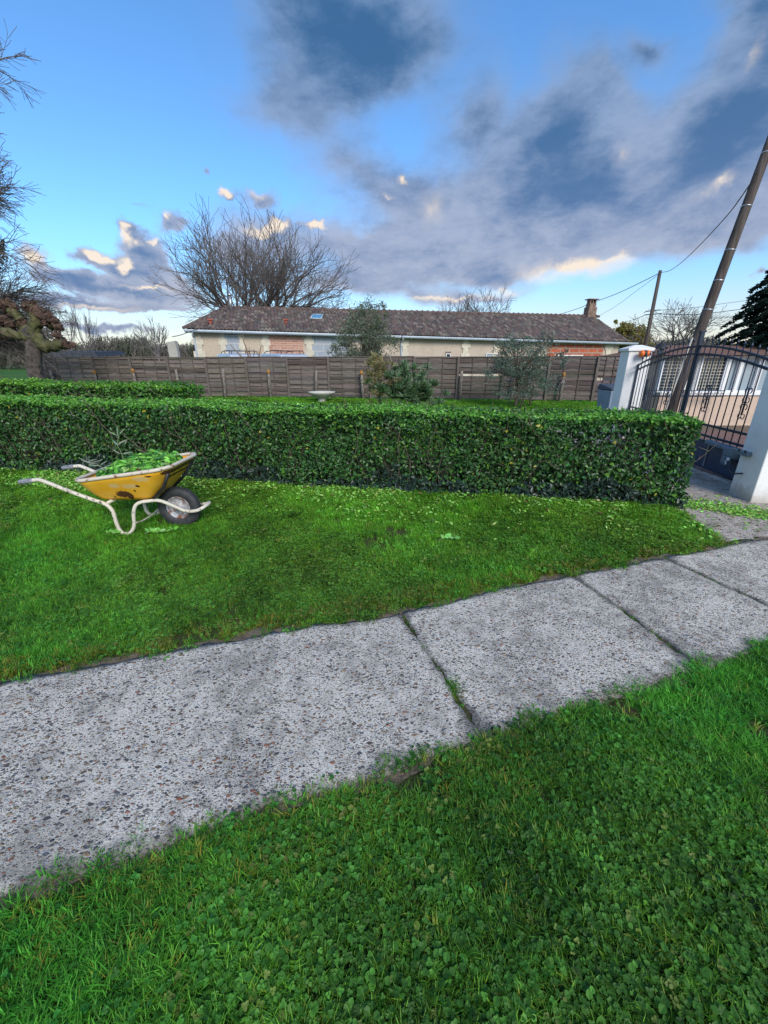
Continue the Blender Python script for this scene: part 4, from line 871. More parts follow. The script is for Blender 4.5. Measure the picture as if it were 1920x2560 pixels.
# beacon
bp = at(1611, 884, YF-.3); root = empty('beacon_light', bp); mb = MB(); mb.tube([(-.085, 0, 0), (-.075, 0, 0), (-.02, 0, 0)], [.035, .055, .058], 14); mb.tube([(.02, 0, 0), (.075, 0, 0), (.085, 0, 0)], [.058, .055, .035], 14); mb.build('lens', M['orange'], root); mb = MB(); mb.tube([(-.02, 0, 0), (.02, 0, 0)], .06, 14); mb.box((0, .05, 0), (.06, .12, .06)); mb.build('band', M['black'], root)
tag(root, 'orange flashing beacon on the far white gate pillar', 'beacon')
def gz(y, up=True):      # arched rails
    t = (y-4.50)/(YF-.2-4.50); return (1.39 if up else 1.30)+(.27 if up else .26)*sin(PI*t)**.9 if 0 < t < 1 else (1.39 if up else 1.30)
mid = 6.22
def leaf_gate(y0, y1, label, scroll, motor):
    root = empty('gate_leaf', (GX(y0), y0, 0)); O = Vector((GX(y0), y0, 0)); P3 = lambda y, z, off=0: Vector((GX(y), y, z))+gn*off-O
    fr = MB(); N = 14
    for upf in (True, False): fr.tube([P3(y0+(y1-y0)*i/N, gz(y0+(y1-y0)*i/N, upf)) for i in range(N+1)], .019, 4, smooth=False)
    for z in (.64, .50): fr.tube([P3(y0, z), P3(y1, z)], .019, 4, smooth=False)
    for z in (.43, .09): fr.tube([P3(y0, z), P3(y1, z)], .016, 4, smooth=False)
    for y in (y0, y1): fr.tube([P3(y, .06), P3(y, gz(y)+.02)], .02, 4, smooth=False)
    fr.build('frame', M['navy'], root)
    n_ = max(3, round((y1-y0-.1)/.118))
    for i in range(1, n_):
        y = y0+(y1-y0)*i/n_; z1 = gz(y)+.13; b_ = MB(); b_.tube([P3(y, .46), P3(y, z1-.06)], .0075, 6); b_.tube([P3(y, z1-.06), P3(y, z1-.045), P3(y, z1)], [.009, .017, .001], 6); b_.tube([P3(y, .40), P3(y, .46)], [.002, .011], 6); b_.build('bar', M['navy'], root)
    for yc in scroll:
        s_ = MB()
        for zc, sg in ((1.13, 1), (1.02, -1), (.94, 1), (.83, -1)):
            for sd_ in (-1, 1):
                pts = [P3(yc+sd_*(.030+.026*cos(a_)), zc+sg*.026*sin(a_)*1.2, .0) for a_ in [q_*PI/7-PI*.45 for q_ in range(11)]]; s_.tube(pts, .0055, 5)
        s_.tube([P3(yc, .84), P3(yc, 1.14)], .011, 6); s_.build('scroll', M['navy'], root)
    pa = MB(); a, b_ = P3(y0+.02, .1), P3(y1-.02, .1); c_ = (a+b_)/2; pa.box((c_.x, c_.y, .26), (abs(y1-y0)*1.009-.05, .012, .33), math.atan2(gu.y, gu.x)); pa.build('panel', M['navypanel'], root)
    sb = MB(); 
    yj = y0+(y1-y0)*.52; sb.tube([P3(yj, .1, .014), P3(yj, .42, .014)], .009, 4, smooth=False); sb.build('panel_strip', M['metal'], root)
    return tag(root, label, 'gate')
leaf_gate(4.50, mid-.03, 'near navy iron gate leaf carrying the grey motor arm', (4.98, 5.72), True)
leaf_gate(mid+.03, YF-.22, 'far navy iron gate leaf ending at the beacon pillar', (6.75, 7.52), False)
# meeting post with its square tube
root = empty('gate_post', (GX(mid), mid, 0), ga-PI/2); mb = MB(); mb.box((0, 0, .94), (.05, .055, 1.80)); mb.build('tube', M['navy'], root, .004); mb = MB(); mb.box((0, 0, 1.855), (.07, .07, .025)); mb.build('cap', M['navy'], root); tag(root, 'thick dark post where the two gate leaves meet', 'post')
# motor operator
root = empty('gate_motor', Vector((GX(4.9), 4.9, .40))+gn*.06, math.atan2(gu.y, gu.x)); mb = MB()
mb.box((.18, 0.02, .055), (.50, .085, .06)); mb.build('arm', M['motor'], root, .018); mb = MB(); mb.box((-.12, .035, .02), (.24, .11, .13)); mb.box((-.06, .035, -.08), (.12, .10, .13)); mb.build('housing', M['motor'], root, .03)
mb = MB(); mb.box((-.16, .093, -.05), (.05, .006, .035)); mb.build('sticker', M['whiteplastic'], root); mb = MB(); mb.tube(smooth_path([(-.15, .1, -.075), (-.14, .102, -.09), (-.155, .1, -.105), (-.14, .1, -.12)], 4), .006, 6); mb.build('key_tag', M['whiteplastic'], root)
tag(root, 'grey electric motor arm fixed to the near gate leaf', 'gate motor')
root = empty('motor_bracket', (4.02, 4.36, .50)); mb = MB(); mb.box((0, .06, .02), (.04, .2, .012)); mb.tube([(.0, .0, .0), (.05, .2, 0), (.10, .34, -.01)], .012, 6); mb.build('strut', M['metal'], root); mb = MB(); mb.box((-.03, .03, 0), (.05, .17, .045)); mb.build('plate', M['motor'], root, .006)
for dy in (-.02, .06): mb = MB(); mb.tube([(-.055, dy, .03), (-.062, dy, .03)], .013, 10); mb.build('bolt', M['black'], root)
tag(root, 'metal bracket bolted to the near white pillar', 'bracket')
mb = MB(); mb.tube(smooth_path([(4.00, 4.33, .285), (4.0, 4.40, .265), (4.02, 4.48, .25), (4.10, 4.62, .26)], 5), .009, 6); o = mb.build('power_cable', M['black']); tag(o, 'black cable looping from the near pillar to the gate', 'cable')
# lantern on a post beyond the gate
YLn = 13.2; lp = at(1649, 889, YLn); root = empty('garden_lantern', (lp.x, YLn, -.6)); k0 = lp.z+.6
mb = MB(); mb.tube([(0, 0, 0), (0, 0, .1), (0, 0, .15), (0, 0, k0)], [.07, .07, .03, .025], 8); mb.build('post', M['black'], root)
mb = MB(); 
for a in range(6): mb.tube([(.05*cos(a*PI/3), .05*sin(a*PI/3), k0), (.085*cos(a*PI/3), .085*sin(a*PI/3), k0+.2)], .008, 4)
mb.tube([(0, 0, k0-.03), (0, 0, k0+.01)], [.02, .07], 8); mb.build('cage', M['black'], root); mb = MB(); mb.tube([(0, 0, k0+.01), (0, 0, k0+.19)], [.045, .075], 8); mb.build('lamp_glass', M['paleglass'], root)
mb = MB(); mb.tube([(0, 0, k0+.195), (0, 0, k0+.21), (0, 0, k0+.32), (0, 0, k0+.38), (0, 0, k0+.41), (0, 0, k0+.44)], [.20, .19, .12, .05, .045, .004], 12); mb.build('hood', M['black'], root); tag(root, 'black garden lantern with bell hood behind the far gate leaf', 'lantern')
# wheelie bin
bc = at(1533, 985, 9.6); root = empty('wheelie_bin', (bc.x, 9.6, 0), .1); mb = MB(); V = [(x*w_, y*w_*1.1, z) for w_, z in ((.17, .05), (.235, .85)) for x, y in ((-1, -1), (1, -1), (1, 1), (-1, 1))]
mb.add(V, [(3, 2, 1, 0), (4, 5, 6, 7), (0, 1, 5, 4), (1, 2, 6, 5), (2, 3, 7, 6), (3, 0, 4, 7)]); mb.build('body', M['binc'], root, .02); mb = MB(); mb.add([(-.26, -.29, .86), (.26, -.29, .86), (.26, .27, .86), (-.26, .27, .86), (-.25, -.28, .9), (.25, -.28, .9), (.22, .25, .98), (-.22, .25, .98)], [(3, 2, 1, 0), (4, 5, 6, 7), (0, 1, 5, 4), (1, 2, 6, 5), (2, 3, 7, 6), (3, 0, 4, 7)]); mb.build('lid', vary((.05, .06, .08), .2, 4, name='bin_lid'), root, .015)
for sx in (-1, 1): mb = MB(); mb.tube([(sx*.2, .24, .09), (sx*.25, .24, .09)], .09, 14); mb.build('wheel', M['rubber'], root)
tag(root, 'grey wheelie bin standing left of the far gate pillar', 'bin')

# ------------------------------------------------------------------ peach house across the road
YH = 14.0; x0 = 9.3; x1 = 18.0; ph = empty('peach_house', (x0, YH, -.7)); zz = lambda z: z+.7
def pbx(xa, xb, za, zb, ya, th_, name, m, parent=None, bevel=0):
    b_ = MB(); b_.box(((xa+xb)/2-x0, ya-YH+th_/2, (zz(za)+zz(zb))/2), (xb-xa, th_, zb-za)); return b_.build(name, m, parent or ph, bevel)
pbx(x0, x1, -.7, .40, YH, 4, 'wall', M['peach']); pbx(x0, x1, .40, 1.70, YH+.35, 3.6, 'upper_wall', M['peach'])
pbx(x0-.05, x1+.05, .401, .50, YH-.06, .5, 'sill', M['white'], None, .01)
hpx = lambda px: at(px, 940, YH).x

for a_, b_, grid in ((1652, 1716, True), (1722, 1742, True), (1748, 1811, True), (1821, 1842, False), (1850, 1893, False), (1900, 1960, False)):
    xa, xb = hpx(a_), hpx(b_); w = MB()
    for xx in (xa, xb): w.box((xx-x0, .05, zz(1.07)), (.07, .08, 1.15))
    for z in (.53, 1.61): w.box(((xa+xb)/2-x0, .05, zz(z)), (xb-xa-.08, .07, .06))
    wo = w.build('window', M['whiteplastic'], ph, .004); g_ = MB(); g_.box(((xa+xb)/2-x0, .12, zz(1.07)), (xb-xa, .02, 1.1)); g_.build('pane', M['glass'] if grid else M['paleglass'], wo)
    if grid:
        gr = MB(); k = max(2, int((xb-xa)/.085))
        for i in range(1, k): gr.box((xa+(xb-xa)*i/k-x0, .0, zz(1.07)), (.013, .012, 1.0))
        for z in np.arange(.66, 1.55, .1): gr.box(((xa+xb)/2-x0, .0, zz(z)), (xb-xa-.08, .010, .013))
        gr.build('grille', M['quoin'], wo)
for px in (1719, 1745, 1815, 1846, 1897): xx = hpx(px); pbx(xx-.045, xx+.045, .5, 1.66, YH-.02, .2, 'mullion', M['white'])
b_ = MB(); xc = x0-.3; b_.add([(-.3, -.35, zz(1.66)), (x1-x0+.3, -.35, zz(1.66)), (x1-x0+.3, 4.3, zz(1.66)), (-.3, 4.3, zz(1.66)), (.9, 1.9, zz(2.02)), (x1-x0-.9, 1.9, zz(2.02))], [(0, 1, 5, 4), (1, 2, 5), (2, 3, 4, 5), (3, 0, 4), (3, 2, 1, 0)], col=(.2, .11, .08)); b_.build('roof', M['tile'], ph)
tag(ph, 'low peach house with white grilled windows seen through the gate', 'house')
tf = MB()       # iron railing before the windows
for xx in np.arange(hpx(1612), hpx(1800), .11):
    tf.tube([(xx+.035*cos(q_*PI/5), YH-.35, .46+.05*sin(q_*PI/5)) for q_ in range(8)], .008, 4)
    tf.tube([(xx, YH-.35, .40), (xx, YH-.35, .56)], .006, 4)
for z in (.39, .57): tf.tube([(hpx(1610), YH-.35, z), (hpx(1802), YH-.35, z)], .016, 4)
for px in (1611, 1700, 1800): tf.tube([(hpx(px), YH-.35, -.62), (hpx(px), YH-.35, .6)], .02, 5)
o = tf.build('iron_railing', M['navy']); tag(o, 'low dark scrollwork railing in front of the grilled windows', 'railing')

# ------------------------------------------------------------------ poles and wires
def pole(pts, r0, r1, label, name='utility_pole'):
    o_ = Vector((pts[0].x, pts[0].y, pts[0].z)); root = empty(name, o_); mb = MB(); mb.tube([p-o_ for p in pts], [r0+(r1-r0)*i/(len(pts)-1) for i in range(len(pts))], 12); mb.build('shaft', M['polewood'], root); tag(root, label, 'utility pole'); return root, o_
YPn = 9.6; A_ = at(1737, 862, YPn); B_ = at(1915, 385, YPn); dv = (B_-A_)/(B_.z-A_.z); basep = A_-dv*(A_.z+.6); topp = A_+dv*(7.2-A_.z)
rt, o_ = pole([basep, A_, basep.lerp(topp, .6), topp],   .118, .075, 'near leaning wooden utility pole behind the gate')
for z in (3.05, 3.6, 4.35, 5.2, 2.5): p = A_+dv*(z-A_.z)-o_; mb = MB(); mb.tube([p-dv*.012, p+dv*.012], .118-.0058*z, 12); mb.build('band', M['metal'], rt)
mb = MB(); mb.tube([Vector((-.125, -.02, 0))+dv*.0, Vector((-.125, -.02, 0))+dv*2.55], .022, 6); mb.build('conduit', M['concrete'], rt)
YPf = 27; Af, Bf = at(1614, 862, YPf), at(1651, 676, YPf); dvf = (Bf-Af)/(Bf.z-Af.z); bf = Af-dvf*Af.z
rt2, o2_ = pole([bf, Af, Bf], .15, .09, 'far thin wooden utility pole right of the long house')
mb = MB()
for py, w_ in ((776, .42), (785, .5)): p = at(1633, py, YPf)-o2_; mb.tube([p+Vector((-w_, 0, -.05)), p+Vector((w_, 0, .03))], .03, 5); mb.tube([p+Vector((-w_, 0, -.05)), p+Vector((-w_*1.3, 0, -.14))], .02, 4)
mb.build('crossarm', M['polewood'], rt2)
def wire(pts, label, r=.012):
    mb = MB(); mb.tube(smooth_path(pts, 5), r, 5); return tag(mb.build('overhead_wire', M['black']), label, 'wire')
n1 = at(1893, 434, 9.55)
def wp(px, py, t): return at(px, py, 9.55+(YPf-9.55)*t)
wire([n1, wp(1860, 482, .06), wp(1825, 530, .14), wp(1785, 575, .26), wp(1745, 617, .42), wp(1705, 655, .64), wp(1675, 676, .84), at(1650, 682, YPf)], 'thick sagging wire from the near pole to the far pole', .014)
wire([at(1650, 682, YPf), at(1600, 707, 30), at(1540, 735, 34), at(1478, 758, 38), at(1440, 773, 41), at(1392, 788, 45)], 'wire from the far pole passing over the chimney', .022)
wire([at(1650, 684, YPf), at(1590, 728, 31), at(1540, 765, 35), at(1497, 790, 39.5)], 'faint lower wire from the far pole to the long roof', .012)
wire([at(1645, 776, YPf), at(1740, 768, 28), at(1830, 756, 30), at(1990, 735, 34)], 'upper thin wire right of the far pole', .012)
wire([at(1645, 785, YPf), at(1740, 786, 28), at(1830, 776, 30), at(1990, 755, 34)], 'middle thin wire right of the far pole', .020)
wire([at(1645, 789, YPf), at(1740, 798, 28), at(1830, 793, 30), at(1990, 790, 34)], 'lowest thin wire right of the far pole', .010)
wire([at(1612, 788, YPf), at(1590, 797, 30), at(1560, 806, 34)], 'short wire sloping left from the far pole crossarm', .016)

# ------------------------------------------------------------------ wheelbarrow
def fr_m(nt, b, co):
    n = nt.noise(co, 26, 6, .7); n2 = nt.noise(co, 7, 4, .6)
    c = nt.mix(nt.step(n2, .3, .7), (.56, .50, .40), (.66, .61, .50)); c = nt.mix(nt.step(n, .57, .62), c, (.05, .035, .03)); nt.put(b.inputs['Base Color'], c); nt.put(b.inputs['Normal'], nt.bump(n, .3, .003))
M['cream'] = mat('chipped_cream_paint', rough=.55, fn=fr_m)
def tray_m(nt, b, co):
    n = nt.noise(co, 9, 6, .65); n2 = nt.noise(co, 30, 6, .7); sp = nt.new('ShaderNodeSeparateXYZ'); nt.put(sp.inputs[0], co)
    c = nt.mix(nt.step(n, .35, .65), (.80, .39, .02), (.86, .46, .04))
    def spot(x, z, rx, rz, amp=.9):
        dx = nt.math('DIVIDE', nt.math('SUBTRACT', sp.outputs[0], x), rx); dz = nt.math('DIVIDE', nt.math('SUBTRACT', sp.outputs[2], z), rz)
        d = nt.math('SQRT', nt.math('ADD', nt.math('MULTIPLY', dx, dx), nt.math('MULTIPLY', dz, dz)))
        return nt.math('ADD', d, nt.math('MULTIPLY', nt.math('SUBTRACT', n2, .5), amp*2))
    for args in ((-.36, .475, .05, .028), (-.24, .47, .07, .03), (-.12, .54, .08, .03)): c = nt.mix(nt.step(spot(*args), .5, 1.1, .7, 0), c, (.66, .50, .26))
    low = nt.step(sp.outputs[2], .30, .36, .25, 0); c = nt.mix(low, c, (.35, .16, .03))
    for args in ((-.335, .385, .065, .036), (-.30, .37, .03, .04), (-.175, .47, .018, .012), (-.225, .42, .012, .01), (-.43, .355, .012, .008), (.09, .58, .045, .025), (.05, .50, .015, .05), (-.05, .565, .03, .008), (-.10, .59, .05, .008)):
        c = nt.mix(nt.step(spot(*args), .9, 1.0, 1, 0), c, (.085, .028, .014))
    c = nt.mix(nt.step(n2, .70, .73), c, (.10, .04, .02)); nt.put(b.inputs['Base Color'], c); nt.put(b.inputs['Normal'], nt.bump(n, .25, .01)); b.inputs['Roughness'].default_value = .42
M['tray'] = mat('rusty_yellow_paint', rough=.42, fn=tray_m)
def rim_m(nt, b, co):
    n = nt.noise(co, 18, 6, .7); c = nt.mix(nt.step(n, .56, .62), (.60, .52, .42), (.22, .10, .05)); nt.put(b.inputs['Base Color'], c)
M['rim'] = mat('worn_rim', rough=.6, fn=rim_m)
WX, WYb = -1.90, 3.50; barrow = empty('wheelbarrow', (WX, WYb, 0), 0)
def rrect(x0, x1, w, rc_, z0, z1, n_=6):
    """rounded rectangle loop; z slopes from z0 (x0) to z1 (x1)"""
    P_ = []
    for cx, cy, a0 in ((x1-rc_, w-rc_, 0), (x0+rc_, w-rc_, PI/2), (x0+rc_, -w+rc_, PI), (x1-rc_, -w+rc_, 1.5*PI)):
        for i in range(n_+1): a = a0+PI/2*i/n_; x = cx+rc_*cos(a); y = cy+rc_*sin(a); P_.append(Vector((x, y, z0+(z1-z0)*(x-x0)/(x1-x0))))
    return P_
rim = rrect(-.70, .12, .325, .14, .515, .628); bot = rrect(-.60, -.13, .18, .07, .325, .325)
L_ = len(rim); V = []; loops = []
for t in (0, .12, .35, .6, .85, 1): loops.append([a.lerp(b_, t)+Vector((0, 0, -.012*sin(PI*t))) for a, b_ in zip(bot, rim)])
for lp_ in loops: V += lp_
mb = MB(); Fs = [(i*L_+k, i*L_+(k+1) % L_, (i+1)*L_+(k+1) % L_, (i+1)*L_+k) for i in range(len(loops)-1) for k in range(L_)]; Fs.append(tuple(range(L_))[::-1]); mb.add(V, Fs, 0, True)
tray = mb.build('tray', M['tray'], barrow); so = tray.modifiers.new('solid', 'SOLIDIFY'); so.thickness = .004; so.offset = 1
mb = MB(); mb.tube([p+Vector((0, 0, .004)) for p in rim], .016, 8, closed=True); mb.build('rim', M['rim'], tray)
for sy in (-1, 1):
    y = sy*.235; H = [(-1.17, y*1.02, .50), (-1.05, y*1.02, .515), (-.99, y*1.02, .51), (-.80, y, .42), (-.62, y*.95, .335), (-.53, y*.95, .30), (-.475, y*.95, .24), (-.465, y*.95, .13), (-.455, y*.95, .06), (-.425, y*.97, .02), (-.39, y*.97, .015)]
    mb = MB(); mb.tube(smooth_path(H, 5), .0165, 10); mb.build('handle', M['cream'], barrow)
    mb = MB(); mb.tube([(-1.185, y*1.02, .497), (-1.18, y*1.02, .498), (-1.09, y*1.02, .51), (-1.065, y*1.02, .514)], [.016, .021, .022, .018], 12); mb.build('grip', vary((.22, .23, .25), .4, 30, .2, rough=.8, name='worn_grip'), barrow)
    Fp = [(-.385, y*.97, .015), (-.355, y*.97, .03), (-.315, y*.95, .09), (-.29, y*.95, .22), (-.245, y*.93, .295), (-.15, y*.85, .315), (-.08, y*.65, .30), (.02, y*.5, .235), (.10, y*.42, .185), (.19, y*.40, .185), (.245, y*.32, .205), (.265, y*.12, .215), (.268, 0, .215)]
    mb = MB(); mb.tube(smooth_path(Fp, 5), .0155, 10); mb.build('front_frame', M['cream'], barrow)
    mb = MB(); mb.tube([(-.14, y*.7, .31), (.0, y*.8, .44), (.075, y*.95, .57)], .015, 8); mb.build('brace', M['black'], barrow)
mb = MB(); mb.tube(smooth_path([(-.30, -.22, .12), (-.31, -.1, .09), (-.31, .1, .09), (-.30, .22, .12)], 4), .008, 8); mb.tube([(-.5, -.22, .305), (-.5, .22, .305)], .014, 8); mb.tube([(-.2, -.2, .305), (-.2, .2, .305)], .014, 8); mb.build('cross_brace', M['cream'], barrow)
wh = empty('tmp', (0, 0, 0)); bpy.data.objects.remove(wh)
mb = MB(); N = 40; prof = [(.105, -.028), (.135, -.040), (.165, -.040), (.184, -.026), (.190, -.008), (.190, .008), (.184, .026), (.165, .040), (.135, .040), (.105, .028)]
V = []; 
for k in range(N):
    a = 2*PI*k/N
    for r_, y_ in prof: V.append((r_*cos(a), y_, .19+r_*sin(a)))
n_ = len(prof); mb.add(V, [(k*n_+i, ((k+1) % N)*n_+i, ((k+1) % N)*n_+(i+1) % n_, k*n_+(i+1) % n_) for k in range(N) for i in range(n_)], 0, True)
for k in range(N):
    a = 2*PI*(k+.5)/N
    for sy in (-1, 1): mb.box((.186*cos(a), sy*.014, .19+.186*sin(a)), (.012, .022, .016), M=Matrix.Rotation(-a, 3, 'Y'))
wheel = mb.build('wheel', M['rubber'], barrow)
def hub_m(nt, b, co):
    n = nt.noise(co, 14, 6, .7); c = nt.ramp(n, [(.36, (.16, .055, .03)), (.45, (.22, .14, .12)), (.52, (.42, .42, .44)), (.66, (.30, .31, .34))]); nt.put(b.inputs['Base Color'], c); b.inputs['Metallic'].default_value = .2
M['hub'] = mat('rusty_hub', rough=.6, fn=hub_m)
mb = MB(); V = []; hp = [(0, -.020), (.028, -.022), (.034, -.012), (.07, -.004), (.088, -.014), (.100, -.030), (.109, -.032), (.109, .032), (.100, .030), (.088, .014), (.07, .004), (.034, .012), (.028, .022), (0, .02)]
for k in range(N):
    a = 2*PI*k/N
    for r_, y_ in hp: V.append((r_*cos(a), y_, .19+r_*sin(a)))
n_ = len(hp); mb.add(V, [(k*n_+i, ((k+1) % N)*n_+i, ((k+1) % N)*n_+i+1, k*n_+i+1) for k in range(N) for i in range(n_-1)], 0, True); mb.tube([(0, -.1, .19), (0, .1, .19)], .011, 10); mb.build('rim', M['hub'], wheel)
tag(barrow, 'old yellow wheelbarrow with rust patches and cream tube frame on the lawn', 'wheelbarrow')
# heap of clippings in the tray
n = 1900; a = rng.random(n)*2*PI; r_ = np.sqrt(rng.random(n)); ex = np.cos(a)*r_; ey = np.sin(a)*r_
X = -.275+ex*.36; Yy = ey*.28; rimz = .515+(X+.70)/.82*.113; Zz = rimz-.012+.085*(1-r_**2.6)*np.clip(1.1-.7*np.abs(X+.20)/.45, .2, 1.2)+.012*np.sin(X*31)*np.sin(Yy*27)+rng.normal(size=n)*.017
P_ = np.stack([X+WX, Yy+WYb, Zz], 1); V, Fq = leaf_geo(P_, np.stack([ex*.5, ey*.5, 1+0*ex], 1)+rng.normal(size=(n, 3))*.5, .042*(.7+.9*rng.random(n)), .6)
cc = jit((.20, .50, .08), n, .3); dk = rng.random(n) < .25; cc[dk] = np.array([.06, .2, .04]); 
lm = npmesh('clippings_heap', V, Fq, np.repeat(cc, 6, 0), M['leaf']); tag(lm, 'heap of bright green hedge clippings filling the wheelbarrow tray', 'clippings')
def sprig(name, base, pts, lf, size, asp, col, label, pair=.03, cat='sprig', seed=1):
    r2 = random.Random(seed); root = empty(name, base); mb = MB(); mb.tube(smooth_path(pts, 4), .0028, 5); mb.build('stem', vary((.2, .22, .12), .2, 20, name='sprig_stem'), root)
    sp_ = smooth_path(pts, lf); P_ = []; A = []
    for i, p in enumerate(sp_[1:]):
        for s_ in (-1, 1): d = Vector((s_*r2.uniform(.5, 1), r2.uniform(-.6, .6), r2.uniform(.1, .7))).normalized(); P_.append(p+d*size*.5); A.append(d)
    P_.append(sp_[-1]+Vector((0, 0, size*.4))); A.append(Vector((.1, 0, 1))); m = len(P_)
    V, Fq = leaf_geo(np.array(P_), np.cross(np.array(A), rng.normal(size=(m, 3))*.4+np.array([0, .8, .6])), size*(.8+.4*rng.random(m)), asp, .05, along=np.array(A)); npmesh('leaves', V, Fq, np.repeat(jit(col, m, .15), 6, 0), M['leaf'], root)
    return tag(root, label, cat)
sprig('olive_sprig', (WX-.42, WYb-.02, .60), [(0, 0, -.05), (.01, 0, .09), (-.01, 0, .17), (.02, 0, .25)], 1, .095, .17, (.25, .31, .22), 'tall pale olive sprig sticking out of the wheelbarrow', seed=3)
sprig('olive_sprig', (WX-.44, WYb-.17, .58), [(0, 0, -.03), (-.04, -.03, .03), (-.07, -.05, .07), (-.13, -.06, .09)], 2, .08, .14, (.2, .25, .19), 'grey olive sprig lying over the left rim of the wheelbarrow', seed=4)
g1 = gp(392, 1345); sprig('leafy_sprig', (g1.x, g1.y, .03), [(-.10, .0, .01), (-.03, .02, .03), (.04, .0, .03), (.13, .06, .03)], 2, .05, .6, (.17, .46, .07), 'cut leafy sprig on the grass right of the wheelbarrow legs', seed=5)
g1 = gp(280, 1342); sprig('leafy_sprig', (g1.x, g1.y, .02), [(-.05, .0, .01), (.0, .02, .02), (.05, .0, .02)], 2, .04, .6, (.17, .46, .07), 'small leafy sprig at the near foot of the wheelbarrow', seed=6)
g1 = gp(1118, 1362); sprig('leafy_sprig', (g1.x, g1.y, .03), [(-.08, .0, .01), (-.02, .02, .03), (.06, .02, .03)], 1, .06, .55, (.24, .5, .13), 'pale leafy sprig alone on the middle of the lawn', seed=7)

# ------------------------------------------------------------------ fallen clippings along the hedge
def hy(x): return 4.06-.1806*(x-3.08)-.02      # hedge front line
n = 9500; X = rng.uniform(-6.0, 3.0, n); off = rng.exponential(.26, n)+.02; off2 = np.where(rng.random(n) < .18, rng.random(n)*1.1, off); Yy = hy(X)-off2
keep = (off2 < 1.4) & (rng.random(n) < np.clip(.75-np.abs(X+.8)/6+.35*np.sin(X*3+2*Yy)+.3*np.sin(X*7.3-4*Yy), .05, 1)); X, Yy = X[keep], Yy[keep]
nl = 3000; Xl = rng.uniform(-4.6, -2.5, nl); Yl = hy(Xl)-rng.random(nl)**1.3*.75-.02       # thick drift left of the barrow
nd = 1500; tt = rng.random(nd); Xd = 3.15+tt*.95+rng.normal(size=nd)*.10; Yd = 4.12-.55*tt+rng.normal(size=nd)*.08+np.where(rng.random(nd) < .3, .25*rng.random(nd), 0)
nf = 140; Xf = rng.uniform(3.0, 4.0, nf); Yf = rng.uniform(3.3, 4.4, nf)
X = np.concatenate([X, Xl, Xd, Xf]); Yy = np.concatenate([Yy, Yl, Yd, Yf]); n = len(X); lawn_ = np.concatenate([np.ones(n-nd-nf), np.zeros(nd+nf)])
dr_ = np.zeros(n); dr_[n-nl-nd-nf:n-nd-nf] = 1; Zz = .018+.034*rng.random(n)*lawn_+.006*rng.random(n)+dr_*(.012+.02*rng.random(n)); V, Fq = leaf_geo(np.stack([X, Yy, Zz], 1), rng.normal(size=(n, 3))*.38+np.array([0, -.1, 1]), .027*(.7+1.0*rng.random(n)), .6)
cc = jit((.23, .46, .08), n, .3); yl = rng.random(n) < .1; cc[yl] = np.array([.34, .46, .09]); br_ = rng.random(n) < .03; cc[br_] = np.array([.2, .1, .05])
tag(npmesh('hedge_clippings', V, Fq, np.repeat(cc, 6, 0), M['leaf']), 'fallen light green leaf clippings strewn along the foot of the hedge', 'clippings', kind='stuff')

